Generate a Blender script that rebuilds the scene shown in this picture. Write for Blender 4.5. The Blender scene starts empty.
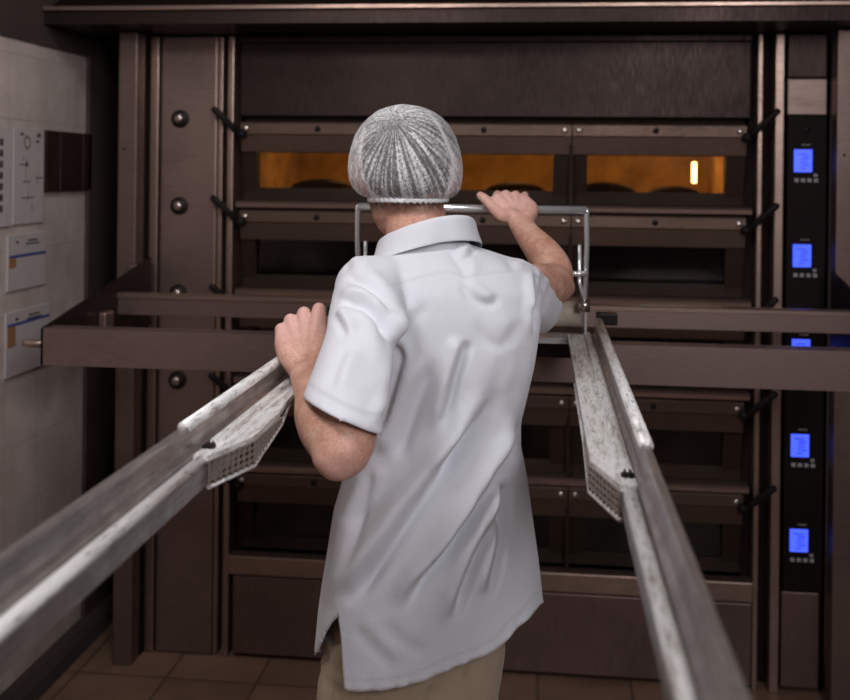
import bpy, bmesh, math, random
import numpy as np
from mathutils import Vector, Matrix
random.seed(7)
rng = np.random.default_rng(5)
sc = bpy.context.scene
COL = sc.collection
PI = math.pi

# ------------------------------------------------------------------ survey of the place (camera pose recovered from the oven's lines)
F, CX, CY, H = 1050.0, 425.0, 173.0, 1.65
YAW, ROLL = math.atan(118 / F), math.radians(0.63)
_f = np.array([-math.sin(YAW), math.cos(YAW), 0.0]); _r0 = np.array([math.cos(YAW), math.sin(YAW), 0.0]); _u0 = np.array([0, 0, 1.0])
_r = _r0 * math.cos(ROLL) + _u0 * math.sin(ROLL); _u = _u0 * math.cos(ROLL) - _r0 * math.sin(ROLL)
CAM = np.array([0, 0, H])
def at(x, y, Y):
    """point of the photograph at distance Y from the camera wall, in metres"""
    d = _f + _r * (x - CX) / F + _u * (CY - y) / F
    return Vector(CAM + d * (Y / d[1]))
def survey(P):
    v = P - CAM; z = v @ _f
    return CX + F * (v @ _r) / z, CY - F * (v @ _u) / z

# ------------------------------------------------------------------ materials
def nodes_of(name):
    m = bpy.data.materials.new(name); m.use_nodes = True
    nt = m.node_tree; b = nt.nodes['Principled BSDF']
    return m, nt, b
def N(nt, t, **kw):
    n = nt.nodes.new(t)
    for k, v in kw.items():
        if k in n.inputs: n.inputs[k].default_value = v
        else: setattr(n, k, v)
    return n
def coords(nt, scale=(1, 1, 1), out='Object'):
    tc = nt.nodes.new('ShaderNodeTexCoord'); mp = nt.nodes.new('ShaderNodeMapping')
    mp.inputs['Scale'].default_value = scale
    nt.links.new(tc.outputs[out], mp.inputs['Vector'])
    return mp.outputs['Vector']
def ramp(nt, fac, stops):
    r = nt.nodes.new('ShaderNodeValToRGB'); e = r.color_ramp.elements
    while len(e) < len(stops): e.new(0.5)
    for i, (p, c) in enumerate(stops):
        e[i].position = p; e[i].color = (*c, 1) if len(c) == 3 else c
    nt.links.new(fac, r.inputs['Fac']); return r.outputs['Color']
def noise(nt, vec, scale, detail=4, rough=.6):
    n = N(nt, 'ShaderNodeTexNoise', Scale=scale, Detail=detail, Roughness=rough)
    nt.links.new(vec, n.inputs['Vector']); return n.outputs['Fac']
def bump(nt, b, h, strength, dist=.002):
    bp = N(nt, 'ShaderNodeBump', Strength=strength, Distance=dist)
    nt.links.new(h, bp.inputs['Height']); nt.links.new(bp.outputs['Normal'], b.inputs['Normal'])
def sc3(c, k): return tuple(x * k for x in c)
def steel(name, col, rough=.38, metal=.85, brush=(3, 3, 120), var=.35, nscale=4):
    m, nt, b = nodes_of(name)
    v = coords(nt, brush); f1 = noise(nt, v, 6, 3)
    v2 = coords(nt, (1, 1, 1)); f2 = noise(nt, v2, nscale, 5)
    mx = N(nt, 'ShaderNodeMath', operation='ADD'); nt.links.new(f1, mx.inputs[0]); nt.links.new(f2, mx.inputs[1])
    mh = N(nt, 'ShaderNodeMath', operation='MULTIPLY'); nt.links.new(mx.outputs[0], mh.inputs[0]); mh.inputs[1].default_value = .5
    c = ramp(nt, mh.outputs[0], [(.3, sc3(col, 1 - var)), (.7, sc3(col, 1 + var))])
    nt.links.new(c, b.inputs['Base Color'])
    r = ramp(nt, mh.outputs[0], [(.3, (rough + .12,) * 3), (.7, (rough - .08,) * 3)])
    nt.links.new(r, b.inputs['Roughness'])
    b.inputs['Metallic'].default_value = metal
    bump(nt, b, f1, .12, .001)
    return m
def plain(name, col, rough=.5, metal=0, var=.15, nscale=30, bmp=.05, emit=None, es=0):
    m, nt, b = nodes_of(name)
    f = noise(nt, coords(nt), nscale, 4)
    c = ramp(nt, f, [(.3, sc3(col, 1 - var)), (.7, sc3(col, 1 + var))])
    nt.links.new(c, b.inputs['Base Color'])
    b.inputs['Roughness'].default_value = rough; b.inputs['Metallic'].default_value = metal
    if bmp: bump(nt, b, f, bmp, .001)
    if emit: b.inputs['Emission Color'].default_value = (*emit, 1); b.inputs['Emission Strength'].default_value = es
    return m
M = {}
M['column'] = steel('brushed_column_steel', (.27, .185, .162), .40, .8)
M['oven'] = steel('oven_steel', (.20, .13, .118), .40, .8, (120, 3, 3))
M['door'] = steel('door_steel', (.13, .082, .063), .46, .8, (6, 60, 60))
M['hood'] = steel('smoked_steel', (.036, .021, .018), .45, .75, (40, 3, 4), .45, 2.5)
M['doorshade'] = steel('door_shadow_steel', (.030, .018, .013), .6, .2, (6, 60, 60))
M['ledge'] = steel('ledge_steel', (.38, .26, .215), .34, .85, (3, 60, 60))
M['post'] = steel('post_steel', (.19, .13, .112), .42, .75)
M['bar'] = steel('carriage_steel', (.25, .172, .155), .40, .8, (4, 60, 60), .25)
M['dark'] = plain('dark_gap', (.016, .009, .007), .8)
M['black'] = plain('black_plastic', (.010, .006, .006), .6)
M['lever'] = plain('black_lever', (.02, .016, .016), .4, .3)
M['knob'] = steel('knob_steel', (.42, .35, .32), .28, .95)
M['bolt'] = steel('bolt_steel', (.75, .66, .6), .3, .95)
M['cavity'] = plain('oven_cavity', (.45, .30, .11), .8, 0, .35, 9)
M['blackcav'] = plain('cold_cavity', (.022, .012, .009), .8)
M['chrome'] = steel('chrome_tube', (.85, .85, .87), .2, .75, (2, 60, 60), .06)
M['screen'] = plain('blue_screen', (.02, .04, .3), .3, 0, .02, 5, 0, (.055, .10, .95), 1.5)
M['mark'] = plain('screen_marks', (.01, .02, .2), .4, 0, .02, 5, 0, (.02, .04, .5), .7)
M['key'] = plain('grey_keys', (.30, .27, .27), .5, 0, .1, 5, 0, (.5, .46, .5), .03)
M['lampglass'] = plain('lamp_glass', (1, .8, .5), .3, 0, .02, 5, 0, (1, .62, .25), 14)
M['bread'] = plain('crust', (.022, .010, .005), .85, 0, .5, 35, .5)
M['rubber'] = plain('rubber', (.03, .025, .022), .7)
M['paper'] = plain('notice_paper', (.50, .45, .44), .6, 0, .05, 20, .02)
M['bluemark'] = plain('blue_print', (.035, .06, .26), .6)
M['orangemark'] = plain('orange_print', (.34, .15, .06), .6)
M['ink'] = plain('dark_ink', (.07, .055, .055), .6)
M['redink'] = plain('red_ink', (.20, .06, .07), .6)
M['board'] = plain('dark_board', (.035, .018, .016), .35, 0, .3, 6)
M['drum'] = plain('roller_drum', (.42, .35, .28), .5, .1, .3, 14)
M['sole'] = plain('shoe_rubber', (.05, .05, .05), .7)
M['shoe'] = plain('shoe_leather', (.55, .55, .55), .5)
M['eye'] = plain('eyeball', (.8, .78, .75), .2, 0, .02)
M['iris'] = plain('iris', (.06, .04, .025), .2)
M['lip'] = plain('lips', (.42, .17, .14), .5)

def glass(name, tint, gl=.12):
    m, nt, b = nodes_of(name); nt.nodes.remove(b)
    t = N(nt, 'ShaderNodeBsdfTransparent'); t.inputs['Color'].default_value = (*tint, 1)
    g = N(nt, 'ShaderNodeBsdfGlossy'); g.inputs['Roughness'].default_value = .12; g.inputs['Color'].default_value = (.9, .85, .8, 1)
    fr = N(nt, 'ShaderNodeFresnel', IOR=1.5)
    nz = noise(nt, coords(nt), 9, 3)
    ml = N(nt, 'ShaderNodeMath', operation='MULTIPLY_ADD'); nt.links.new(nz, ml.inputs[0]); ml.inputs[1].default_value = gl; fk = N(nt, 'ShaderNodeMath', operation='MULTIPLY'); fk.inputs[1].default_value = .3; nt.links.new(fr.outputs[0], fk.inputs[0]); nt.links.new(fk.outputs[0], ml.inputs[2])
    mx = N(nt, 'ShaderNodeMixShader'); nt.links.new(ml.outputs[0], mx.inputs[0]); nt.links.new(t.outputs[0], mx.inputs[1]); nt.links.new(g.outputs[0], mx.inputs[2])
    nt.links.new(mx.outputs[0], nt.nodes['Material Output'].inputs['Surface'])
    return m
M['glass'] = glass('oven_glass', (.85, .74, .6), .0)
M['darkglass'] = glass('smoked_glass', (.25, .2, .18), .06)

def worn_alu(name):
    m, nt, b = nodes_of(name)
    v = coords(nt, (34, 4, 34)); f1 = noise(nt, v, 3, 8, .72)
    v2 = coords(nt, (70, 9, 70)); f2 = noise(nt, v2, 4, 6, .7)
    base = ramp(nt, f1, [(.32, (.30, .25, .22)), (.43, (.66, .63, .61)), (.54, (.93, .92, .91))])
    scr = ramp(nt, f2, [(.36, (.04, .03, .03)), (.42, (.85, .85, .85)), (1, (1, 1, 1))])
    mm = N(nt, 'ShaderNodeMix', data_type='RGBA', blend_type='MULTIPLY'); mm.inputs['Factor'].default_value = .85
    nt.links.new(base, mm.inputs[6]); nt.links.new(scr, mm.inputs[7])
    nt.links.new(mm.outputs[2], b.inputs['Base Color'])
    r = ramp(nt, f1, [(.35, (.55,) * 3), (.7, (.28,) * 3)]); nt.links.new(r, b.inputs['Roughness'])
    b.inputs['Metallic'].default_value = .25
    bump(nt, b, f2, .25, .001)
    return m
M['alu'] = worn_alu('worn_aluminium')
M['guard'] = steel('guard_steel', (.36, .30, .265), .45, .6, (60, 20, 60), .3, 30)
M['greyrail'] = steel('greased_rail_steel', (.33, .29, .275), .36, .75, (60, 3, 60), .45, 22)

def tiles(name, size, col, grout, rough, mortar=.006, out='Object', rot=(0, 0, 0), var=.12):
    m, nt, b = nodes_of(name)
    tc = nt.nodes.new('ShaderNodeTexCoord'); mp = nt.nodes.new('ShaderNodeMapping'); mp.inputs['Rotation'].default_value = rot
    nt.links.new(tc.outputs['Object'], mp.inputs['Vector'])
    br = N(nt, 'ShaderNodeTexBrick'); br.offset = 0; br.squash = 1
    br.inputs['Scale'].default_value = 1; br.inputs['Brick Width'].default_value = size[0]; br.inputs['Row Height'].default_value = size[1]
    br.inputs['Mortar Size'].default_value = mortar; br.inputs['Mortar Smooth'].default_value = .3
    br.inputs['Color1'].default_value = (*sc3(col, 1 - var), 1); br.inputs['Color2'].default_value = (*sc3(col, 1 + var), 1); br.inputs['Mortar'].default_value = (*grout, 1)
    nt.links.new(mp.outputs['Vector'], br.inputs['Vector'])
    nz = noise(nt, coords(nt), 5, 6)
    cr = ramp(nt, nz, [(.3, (.65, .62, .6)), (.7, (1.1, 1.1, 1.1))])
    mm = N(nt, 'ShaderNodeMix', data_type='RGBA', blend_type='MULTIPLY'); mm.inputs['Factor'].default_value = .8
    nt.links.new(br.outputs['Color'], mm.inputs[6]); nt.links.new(cr, mm.inputs[7]); nt.links.new(mm.outputs[2], b.inputs['Base Color'])
    b.inputs['Roughness'].default_value = rough
    inv = N(nt, 'ShaderNodeMath', operation='SUBTRACT'); inv.inputs[0].default_value = 1; nt.links.new(br.outputs['Fac'], inv.inputs[1])
    bump(nt, b, inv.outputs[0], .35, .002)
    return m
M['floor'] = tiles('quarry_tiles', (.30, .30), (.22, .13, .09), (.11, .066, .047), .5)
M['walltile'] = tiles('white_wall_tiles', (.20, .20), (.62, .52, .48), (.46, .38, .35), .28, .0015, rot=(0, PI / 2, PI / 2), var=.03)
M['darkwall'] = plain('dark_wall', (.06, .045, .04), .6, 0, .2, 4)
M['ceiling'] = plain('ceiling_paint', (.5, .44, .4), .8, 0, .08, 4)
M['rearwall'] = plain('rear_wall', (.12, .09, .08), .7, 0, .15, 3)

for k in ('dark', 'black', 'lever', 'blackcav', 'doorshade', 'board', 'bread', 'darkwall', 'rubber'):
    M[k].node_tree.nodes['Principled BSDF'].inputs['Specular IOR Level'].default_value = .12

# ------------------------------------------------------------------ mesh helpers
class MB:
    """collects shapes into one mesh with one or more materials"""
    def __init__(s): s.v, s.f, s.mi, s.sm = [], [], [], []
    def add(s, V, Fs, mi=0, smooth=False):
        o = len(s.v); s.v += [tuple(p) for p in V]
        for f in Fs: s.f.append(tuple(i + o for i in f)); s.mi.append(mi); s.sm.append(smooth)
        return s
    def box(s, a, b, mi=0, bev=0.0):
        x0, y0, z0 = [min(p, q) for p, q in zip(a, b)]; x1, y1, z1 = [max(p, q) for p, q in zip(a, b)]
        if bev <= 0:
            V = [(x0, y0, z0), (x1, y0, z0), (x1, y1, z0), (x0, y1, z0), (x0, y0, z1), (x1, y0, z1), (x1, y1, z1), (x0, y1, z1)]
            return s.add(V, [(0, 3, 2, 1), (4, 5, 6, 7), (0, 1, 5, 4), (1, 2, 6, 5), (2, 3, 7, 6), (3, 0, 4, 7)], mi)
        bm = bmesh.new(); bmesh.ops.create_cube(bm, size=1)
        bmesh.ops.scale(bm, vec=(x1 - x0, y1 - y0, z1 - z0), verts=bm.verts); bmesh.ops.translate(bm, vec=((x0 + x1) / 2, (y0 + y1) / 2, (z0 + z1) / 2), verts=bm.verts)
        bmesh.ops.bevel(bm, geom=bm.edges[:], offset=min(bev, .45 * min(x1 - x0, y1 - y0, z1 - z0)), segments=2, profile=.6, affect='EDGES')
        bm.verts.index_update()
        s.add([v.co[:] for v in bm.verts], [[v.index for v in f.verts] for f in bm.faces], mi); bm.free(); return s
    def rings(s, R, mi=0, smooth=True, cap=True, closed=True):
        n = len(R[0]); V = [p for r in R for p in r]; Fs = []
        for i in range(len(R) - 1):
            for j in range(n if closed else n - 1):
                k = (j + 1) % n
                Fs.append((i * n + j, i * n + k, (i + 1) * n + k, (i + 1) * n + j))
        if cap: Fs.append(tuple(reversed(range(n)))); Fs.append(tuple((len(R) - 1) * n + j for j in range(n)))
        return s.add(V, Fs, mi, smooth)
    def tube(s, pts, rad, n=12, mi=0, up=None, smooth=True, cap=True):
        return s.rings(tube_rings(pts, rad, n, up), mi, smooth, cap)
    def prism(s, prof, axis, a, b, mi=0, smooth=False):
        """profile of 2-D points swept along an axis: 'x' -> (y,z), 'y' -> (x,z), 'z' -> (x,y)"""
        def mk(p, t): return {'x': (t, p[0], p[1]), 'y': (p[0], t, p[1]), 'z': (p[0], p[1], t)}[axis]
        R = [[mk(p, a) for p in prof], [mk(p, b) for p in prof]]
        return s.rings(R, mi, smooth, True)
    def ball(s, c, r, mi=0, nu=16, nv=10):
        r = (r, r, r) if not hasattr(r, '__len__') else r
        V = [(c[0], c[1], c[2] + r[2])]; Fs = []
        for i in range(1, nv):
            t = PI * i / nv
            for j in range(nu):
                a = 2 * PI * j / nu
                V.append((c[0] + r[0] * math.sin(t) * math.cos(a), c[1] + r[1] * math.sin(t) * math.sin(a), c[2] + r[2] * math.cos(t)))
        V.append((c[0], c[1], c[2] - r[2]))
        for j in range(nu): Fs.append((0, 1 + j, 1 + (j + 1) % nu))
        for i in range(nv - 2):
            for j in range(nu):
                k = (j + 1) % nu; o = 1 + i * nu
                Fs.append((o + j, o + nu + j, o + nu + k, o + k))
        o = 1 + (nv - 2) * nu
        for j in range(nu): Fs.append((o + j, o + nu, o + (j + 1) % nu))
        return s.add(V, Fs, mi, True)
    def mesh(s, name):
        me = bpy.data.meshes.new(name); me.from_pydata(s.v, [], s.f)
        me.polygons.foreach_set('material_index', s.mi); me.polygons.foreach_set('use_smooth', s.sm)
        bm = bmesh.new(); bm.from_mesh(me); bmesh.ops.recalc_face_normals(bm, faces=bm.faces); bm.to_mesh(me); bm.free()
        me.update(); return me
    def build(s, name, mats, parent=None):
        me = s.mesh(name)
        for m in (mats if isinstance(mats, (list, tuple)) else [mats]): me.materials.append(m)
        return link(name, me, parent)
def link(name, me, parent=None):
    o = bpy.data.objects.new(name, me); COL.objects.link(o)
    if parent is not None:
        o.parent = parent
        o.matrix_parent_inverse = Matrix.Translation(-world_of(parent))
    return o
def world_of(o):
    p = Vector((0, 0, 0))
    while o is not None:
        p = p + o.location if o.parent is None else p + o.location - Vector((0, 0, 0)) + o.matrix_parent_inverse.translation
        o = o.parent
    return p
def tag(o, label=None, cat=None, group=None, kind=None):
    if label: o['label'] = label
    if cat: o['category'] = cat
    if group: o['group'] = group
    if kind: o['kind'] = kind
    return o
def empty(name, loc, label, cat, group=None):
    o = bpy.data.objects.new(name, None); COL.objects.link(o); o.location = loc; o.empty_display_size = .05
    return tag(o, label, cat, group)
def struct(name, mb, m): return tag(mb.build(name, m), kind='structure')
def spline(P, k):
    P = [np.array(p, float) for p in P]; out = []
    for i in range(len(P) - 1):
        p0 = P[i - 1] if i else 2 * P[0] - P[1]; p1, p2 = P[i], P[i + 1]; p3 = P[i + 2] if i + 2 < len(P) else 2 * P[-1] - P[-2]
        for t in np.arange(k) / k:
            out.append(.5 * (2 * p1 + (p2 - p0) * t + (2 * p0 - 5 * p1 + 4 * p2 - p3) * t * t + (3 * p1 - p0 - 3 * p2 + p3) * t ** 3))
    out.append(P[-1]); return out
def tube_rings(pts, rad, n=12, up=None):
    P = [Vector(p) for p in pts]; R = []
    ref = Vector(up) if up is not None else None; prevA = None
    for i, p in enumerate(P):
        t = (P[min(i + 1, len(P) - 1)] - P[max(i - 1, 0)]).normalized()
        if ref is not None: A = ref - t * ref.dot(t)
        elif prevA is None:
            g = Vector((0, 0, 1)) if abs(t.z) < .9 else Vector((1, 0, 0)); A = g - t * g.dot(t)
        else: A = prevA - t * prevA.dot(t)
        A.normalize(); prevA = A; B = t.cross(A)
        r = rad[i] if hasattr(rad, '__len__') else rad
        ra, rb = r if hasattr(r, '__len__') else (r, r)
        R.append([tuple(p + A * (ra * math.cos(2 * PI * j / n)) + B * (rb * math.sin(2 * PI * j / n))) for j in range(n)])
    return R
def limb(mb, pts, rad, n=18, k=5, up=None, ends=True):
    """smooth tapering tube with rounded ends"""
    Q = spline(pts, k); rr = spline([r if hasattr(r, '__len__') else (r, r) for r in rad], k)
    Q = [Vector(q) for q in Q]; rr = [tuple(r) for r in rr]
    if ends:
        t0 = (Q[0] - Q[1]).normalized(); t1 = (Q[-1] - Q[-2]).normalized()
        a, b = min(rr[0]), min(rr[-1])
        pre = [(Q[0] + t0 * (a * s), tuple(x * math.sqrt(max(0, 1 - s * s)) for x in rr[0])) for s in (.98, .9, .7, .4)]
        post = [(Q[-1] + t1 * (b * s), tuple(x * math.sqrt(max(0, 1 - s * s)) for x in rr[-1])) for s in (.4, .7, .9, .98)]
        Q = [p for p, _ in pre] + Q + [p for p, _ in post]; rr = [r for _, r in pre] + rr + [r for _, r in post]
    return mb.tube(Q, rr, n, 0, up)
def remeshed(mb, voxel, smooth=4, factor=.5):
    """fuse overlapping closed shapes into one continuous surface"""
    me = mb.mesh('tmp'); o = bpy.data.objects.new('tmp', me); COL.objects.link(o)
    r = o.modifiers.new('r', 'REMESH'); r.mode = 'VOXEL'; r.voxel_size = voxel
    if smooth:
        s = o.modifiers.new('s', 'SMOOTH'); s.iterations = smooth; s.factor = factor
    dg = bpy.context.evaluated_depsgraph_get(); ev = o.evaluated_get(dg)
    out = bpy.data.meshes.new_from_object(ev, preserve_all_data_layers=False, depsgraph=dg)
    bpy.data.objects.remove(o); bpy.data.meshes.remove(me)
    return out
def coords_of(me):
    a = np.empty(len(me.vertices) * 3); me.vertices.foreach_get('co', a); return a.reshape(-1, 3)
def normals_of(me):
    a = np.empty(len(me.vertices) * 3); me.vertices.foreach_get('normal', a); return a.reshape(-1, 3)
def set_coords(me, a): me.vertices.foreach_set('co', a.ravel()); me.update()
def shade(me): me.polygons.foreach_set('use_smooth', [True] * len(me.polygons)); me.update()

# ------------------------------------------------------------------ the room
YO = 3.47                    # front of the oven
struct('floor', MB().box((-3.2, -1.2, -.06), (3.2, 4.9, 0)), M['floor'])
struct('wall_left', MB().box((-1.75, -1.2, 0), (-1.6, 4.8, 2.045)), M['walltile'])
struct('wall_shade_band', MB().box((-1.75, -1.2, 2.045), (-1.592, 4.8, 2.75)), M['darkwall'])  # dark band carries the sharp shadow on the upper wall in its colour
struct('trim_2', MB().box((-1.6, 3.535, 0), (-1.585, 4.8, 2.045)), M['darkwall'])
struct('wall_back', MB().box((-1.75, 4.8, 0), (3.2, 4.9, 2.75)), M['rearwall'])
struct('wall_right', MB().box((2.6, -1.2, 0), (2.75, 4.8, 2.75)), M['rearwall'])
struct('ceiling', MB().box((-1.75, -1.2, 2.75), (3.2, 4.9, 2.85)), M['ceiling'])
struct('baseboard_left', MB().prism([(-1.6, 0), (-1.54, 0), (-1.548, .045), (-1.565, .07), (-1.6, .072)], 'y', -1.2, 4.8), M['darkwall'])

# extraction canopy hanging over the oven front
cn = empty('extraction_canopy', (-.3, 3.6, 2.1), 'long dark steel extraction canopy running above the whole oven front', 'canopy')
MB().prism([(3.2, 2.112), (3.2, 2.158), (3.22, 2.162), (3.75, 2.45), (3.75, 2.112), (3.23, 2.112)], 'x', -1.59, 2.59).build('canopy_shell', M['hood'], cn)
MB().box((-1.59, 3.185, 2.154), (2.59, 3.23, 2.168), 0, .003).build('rim', M['ledge'], cn)

# notices on the left wall  (points given as distance along the wall and height)
WX = -1.597
def sheet(name, y0, y1, z0, z1, mats, marks, label, cat, group=None, t=.004):
    m = MB().box((WX - .002, y0, z0), (WX + t, y1, z1), 0, .0015); ms = [mats[0]]
    for nm, mt, rects in marks:
        ms.append(mt)
        for a, b, c, d in rects: m.box((WX + t - .001, a, b), (WX + t + .0012, c, d), len(ms) - 1)
    return tag(m.build(name, ms), label, cat, group)
Wy = lambda y: y * 1.019
Wz = lambda z: H + (z - H) * 1.019
y0, y1, za, zb = Wy(2.965), Wy(3.155), Wz(1.482), Wz(1.771)
W_ = y1 - y0
def ringmarks(cy, cz, ry, rz, w=.004, n=14):
    return [(cy + ry * math.cos(2 * PI * k / n) - w / 2, cz + rz * math.sin(2 * PI * k / n) - w, cy + ry * math.cos(2 * PI * k / n) + w / 2, cz + rz * math.sin(2 * PI * k / n) + w) for k in range(n)]
ink = []
for fy, fz, w, h in [(.20, .93, .10, .012), (.75, .92, .12, .02), (.72, .86, .10, .012), (.18, .62, .30, .004), (.30, .66, .004, .03), (.38, .48, .004, .05), (.30, .44, .22, .004),
                     (.70, .48, .25, .004), (.76, .42, .004, .05), (.25, .27, .40, .004), (.45, .25, .004, .05), (.60, .12, .004, .05), (.38, .60, .05, .03)]:
    ink.append((y0 + fy * W_, za + fz * (zb - za), y0 + (fy + w) * W_ , za + fz * (zb - za) + max(h * .6, .003)))
sheet('notice_board', y0, y1, za, zb, [M['paper']], [('diagram', M['ink'], ink), ('ring_mark', M['redink'], ringmarks(y0 + .42 * W_, za + .86 * (zb - za), .018, .018))],
      'large pale notice with small line diagrams, left of the dark panel on tiled wall', 'notice')
yb0, yb1 = Wy(2.72), Wy(2.955)
k = [(yb1 - .075, zb - .055 - i * .033, yb1 - .055, zb - .035 - i * .033) for i in range(7)]
sheet('notice_board', yb0, yb1, za - .003, zb + .003, [M['paper']], [('text_column', M['ink'], k)],
      'pale notice with a column of dark marks, cut by the picture edge', 'notice')
bd = sheet('wall_panel', Wy(3.158), Wy(3.49), Wz(1.578), Wz(1.772), [M['board']], [], 'dark brown rectangular panel on the tiled wall beside the notice', 'panel', None, .012)
MB().box((WX + .011, Wy(3.25), Wz(1.58)), (WX + .014, Wy(3.254), Wz(1.77))).box((WX + .011, Wy(3.42), Wz(1.58)), (WX + .014, Wy(3.424), Wz(1.77))).build('seam', M['darkwall'], bd)
for (a, b, z0, z1, dzb, og, lab) in [
    (2.936, 3.175, 1.285, 1.452, .062, .030, 'white sheet with thin blue stripe and small orange square, the upper of two'),
    (2.93, 3.205, 1.03, 1.222, .035, .062, 'white sheet with blue stripe and tall orange block, the lower of two')]:
    a, b, z0, z1 = Wy(a), Wy(b), Wz(z0), Wz(z1); w = b - a
    st = [(a + .03 * w, z1 - dzb - .008, b - .01 * w, z1 - dzb)]
    og_ = [(a + .03 * w, z1 - dzb - .008 - og, a + .20 * w, z1 - dzb - .008)]
    tx = [(a + .2 * w, z1 - .028, a + .26 * w, z1 - .020), (a + .5 * w, z1 - .024, a + .75 * w, z1 - .019), (a + .45 * w, z1 - .034, a + .8 * w, z1 - .030)]
    sheet('instruction_sign', a, b, z0, z1, [M['paper']], [('blue_stripe', M['bluemark'], st), ('orange_block', M['orangemark'], og_), ('lettering', M['ink'], tx)], lab, 'sign', 'instruction sheets on the tiled wall')

# ------------------------------------------------------------------ the deck oven
ov = empty('deck_oven', (-.2, 3.9, 0), 'five-deck brown steel bakery oven with glazed doors filling the back', 'oven')
XL, XR, YB = -1.34, .915, 4.5
PITCH, ZR = .2985, [1.538 - .2972 * i for i in range(5)]
DX = [(-1.02, -.467), (-.462, .086), (.096, .650)]
# carcass: back, roof and both flanks (the cavities stay open behind the doors)
c = MB()
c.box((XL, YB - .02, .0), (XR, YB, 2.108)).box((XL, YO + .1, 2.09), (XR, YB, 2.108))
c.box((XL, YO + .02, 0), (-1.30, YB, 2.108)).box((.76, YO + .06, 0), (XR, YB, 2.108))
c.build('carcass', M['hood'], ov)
# left service column with knobs
MB().box((-1.302, YO, .004), (-1.104, YO + .2, 2.108), 0, .006).build('column_panel', M['column'], ov)
MB().box((-1.34, YO - .004, .004), (-1.309, YO + .1, 2.108), 0, .004).build('column_trim', M['ledge'], ov)
MB().box((-1.103, YO + .008, .004), (-1.087, YO + .1, 2.108), 0, .003).build('column_trim', M['ledge'], ov)
for a_, b_, c_ in ((-1.309, -1.30, .03), (-1.087, -1.066, .06), (-1.045, -1.02, .05), (.652, .682, .05), (.699, .735, .06), (.764, .775, .04), (.897, .915, .03)):
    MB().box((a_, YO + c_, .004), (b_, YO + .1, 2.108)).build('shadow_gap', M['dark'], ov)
MB().box((-1.066, YO - .006, .0), (-1.045, YO + .12, 2.108), 0, .004).build('frame_strip', M['ledge'], ov)
MB().box((.682, YO - .006, .0), (.699, YO + .12, 2.108), 0, .004).build('frame_strip', M['ledge'], ov)
MB().box((.735, YO - .012, .0), (.764, YO + .12, 2.108), 0, .004).build('frame_strip', M['ledge'], ov)
for z in [zr + .288 for zr in ZR]:
    m = MB(); x = -1.232
    m.tube([(x, YO + .005, z), (x, YO - .008, z), (x, YO - .011, z)], [.030, .030, .026], 28, 1).tube([(x, YO - .006, z), (x, YO - .026, z), (x, YO - .031, z)], [.019, .017, .012], 24)
    m.build('knob', [M['knob'], M['lever']], ov)
# hood apron above the decks
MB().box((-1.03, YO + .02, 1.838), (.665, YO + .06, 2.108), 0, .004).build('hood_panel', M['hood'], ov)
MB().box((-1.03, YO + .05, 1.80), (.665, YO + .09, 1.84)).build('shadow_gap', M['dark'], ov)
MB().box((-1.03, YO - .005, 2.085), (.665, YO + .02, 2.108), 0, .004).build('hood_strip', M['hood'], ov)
# one door, copied for the fifteen
proto = None
door_objs = []
def door_mesh(w):
    """door seen from the front: top strip, hooded bevel, raked window surround, sill; origin at lower left"""
    d = MB()
    d.prism([(0, .235), (-.004, .236), (-.006, .239), (-.006, .273), (-.002, .279), (.02, .279), (.02, .235)], 'x', 0, w)
    d.prism([(-.001, .237), (.012, .237), (.024, .181), (.024, .176), (.010, .178)], 'x', 0, w)
    for a, b in ((0, .048), (w - .058, w)):
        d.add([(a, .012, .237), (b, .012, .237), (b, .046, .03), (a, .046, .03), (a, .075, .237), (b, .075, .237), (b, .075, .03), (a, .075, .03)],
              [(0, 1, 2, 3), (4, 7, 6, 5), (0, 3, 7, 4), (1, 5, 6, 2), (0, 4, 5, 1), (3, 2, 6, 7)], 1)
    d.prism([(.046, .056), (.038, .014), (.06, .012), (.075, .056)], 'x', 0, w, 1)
    return d.mesh('door')
W0 = DX[0][1] - DX[0][0]
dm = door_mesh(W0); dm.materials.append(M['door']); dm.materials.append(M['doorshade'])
gm = MB().box((.049, .052, .054), (W0 - .058, .056, .182)).mesh('window_pane')
gl_lit = gm.copy(); gl_lit.materials.append(M['glass']); gm.materials.append(M['darkglass'])
bmB = MB().tube([(0, 0, 0), (0, -.007, 0), (0, -.010, 0)], [.0095, .0095, .006], 14).mesh('bolt'); bmD = bmB.copy()
bmB.materials.append(M['bolt']); bmD.materials.append(M['lever'])
def child(name, me, parent, loc):
    o = bpy.data.objects.new(name, me); COL.objects.link(o); o.parent = parent; o.location = loc; return o
for di, zr in enumerate(ZR):
    for k, (xa, xb) in enumerate(DX):
        dr = child('door', dm, ov, Vector((xa, YO, zr)) - ov.location)
        child('window_pane', gl_lit if di == 0 else gm, dr, (0, 0, 0))
        for bx, me in ((.02, bmB if k != 1 else bmD), (W0 / 2 - .01, bmD), (W0 - .022, bmB)):
            child('bolt', me, dr, (bx, -.006, .257))
    for xm in (-.4645, .091):
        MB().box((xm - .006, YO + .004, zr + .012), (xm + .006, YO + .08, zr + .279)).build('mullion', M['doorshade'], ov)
    if di < 4:
        MB().prism([(YO - .020, zr - .009), (YO - .022, zr + .004), (YO - .014, zr + .011), (YO + .04, zr + .012), (YO + .04, zr - .011), (YO - .012, zr - .011)], 'x', -1.03, .665).build('ledge', M['ledge'], ov)
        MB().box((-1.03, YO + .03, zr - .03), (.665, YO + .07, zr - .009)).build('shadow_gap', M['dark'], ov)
zr = ZR[4]
MB().box((-1.045, YO - .018, zr - .062), (.682, YO + .04, zr + .002), 0, .005).build('ledge', M['ledge'], ov)
MB().box((-1.045, YO + .03, zr - .08), (.682, YO + .06, zr - .06)).build('shadow_gap', M['dark'], ov)
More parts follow.
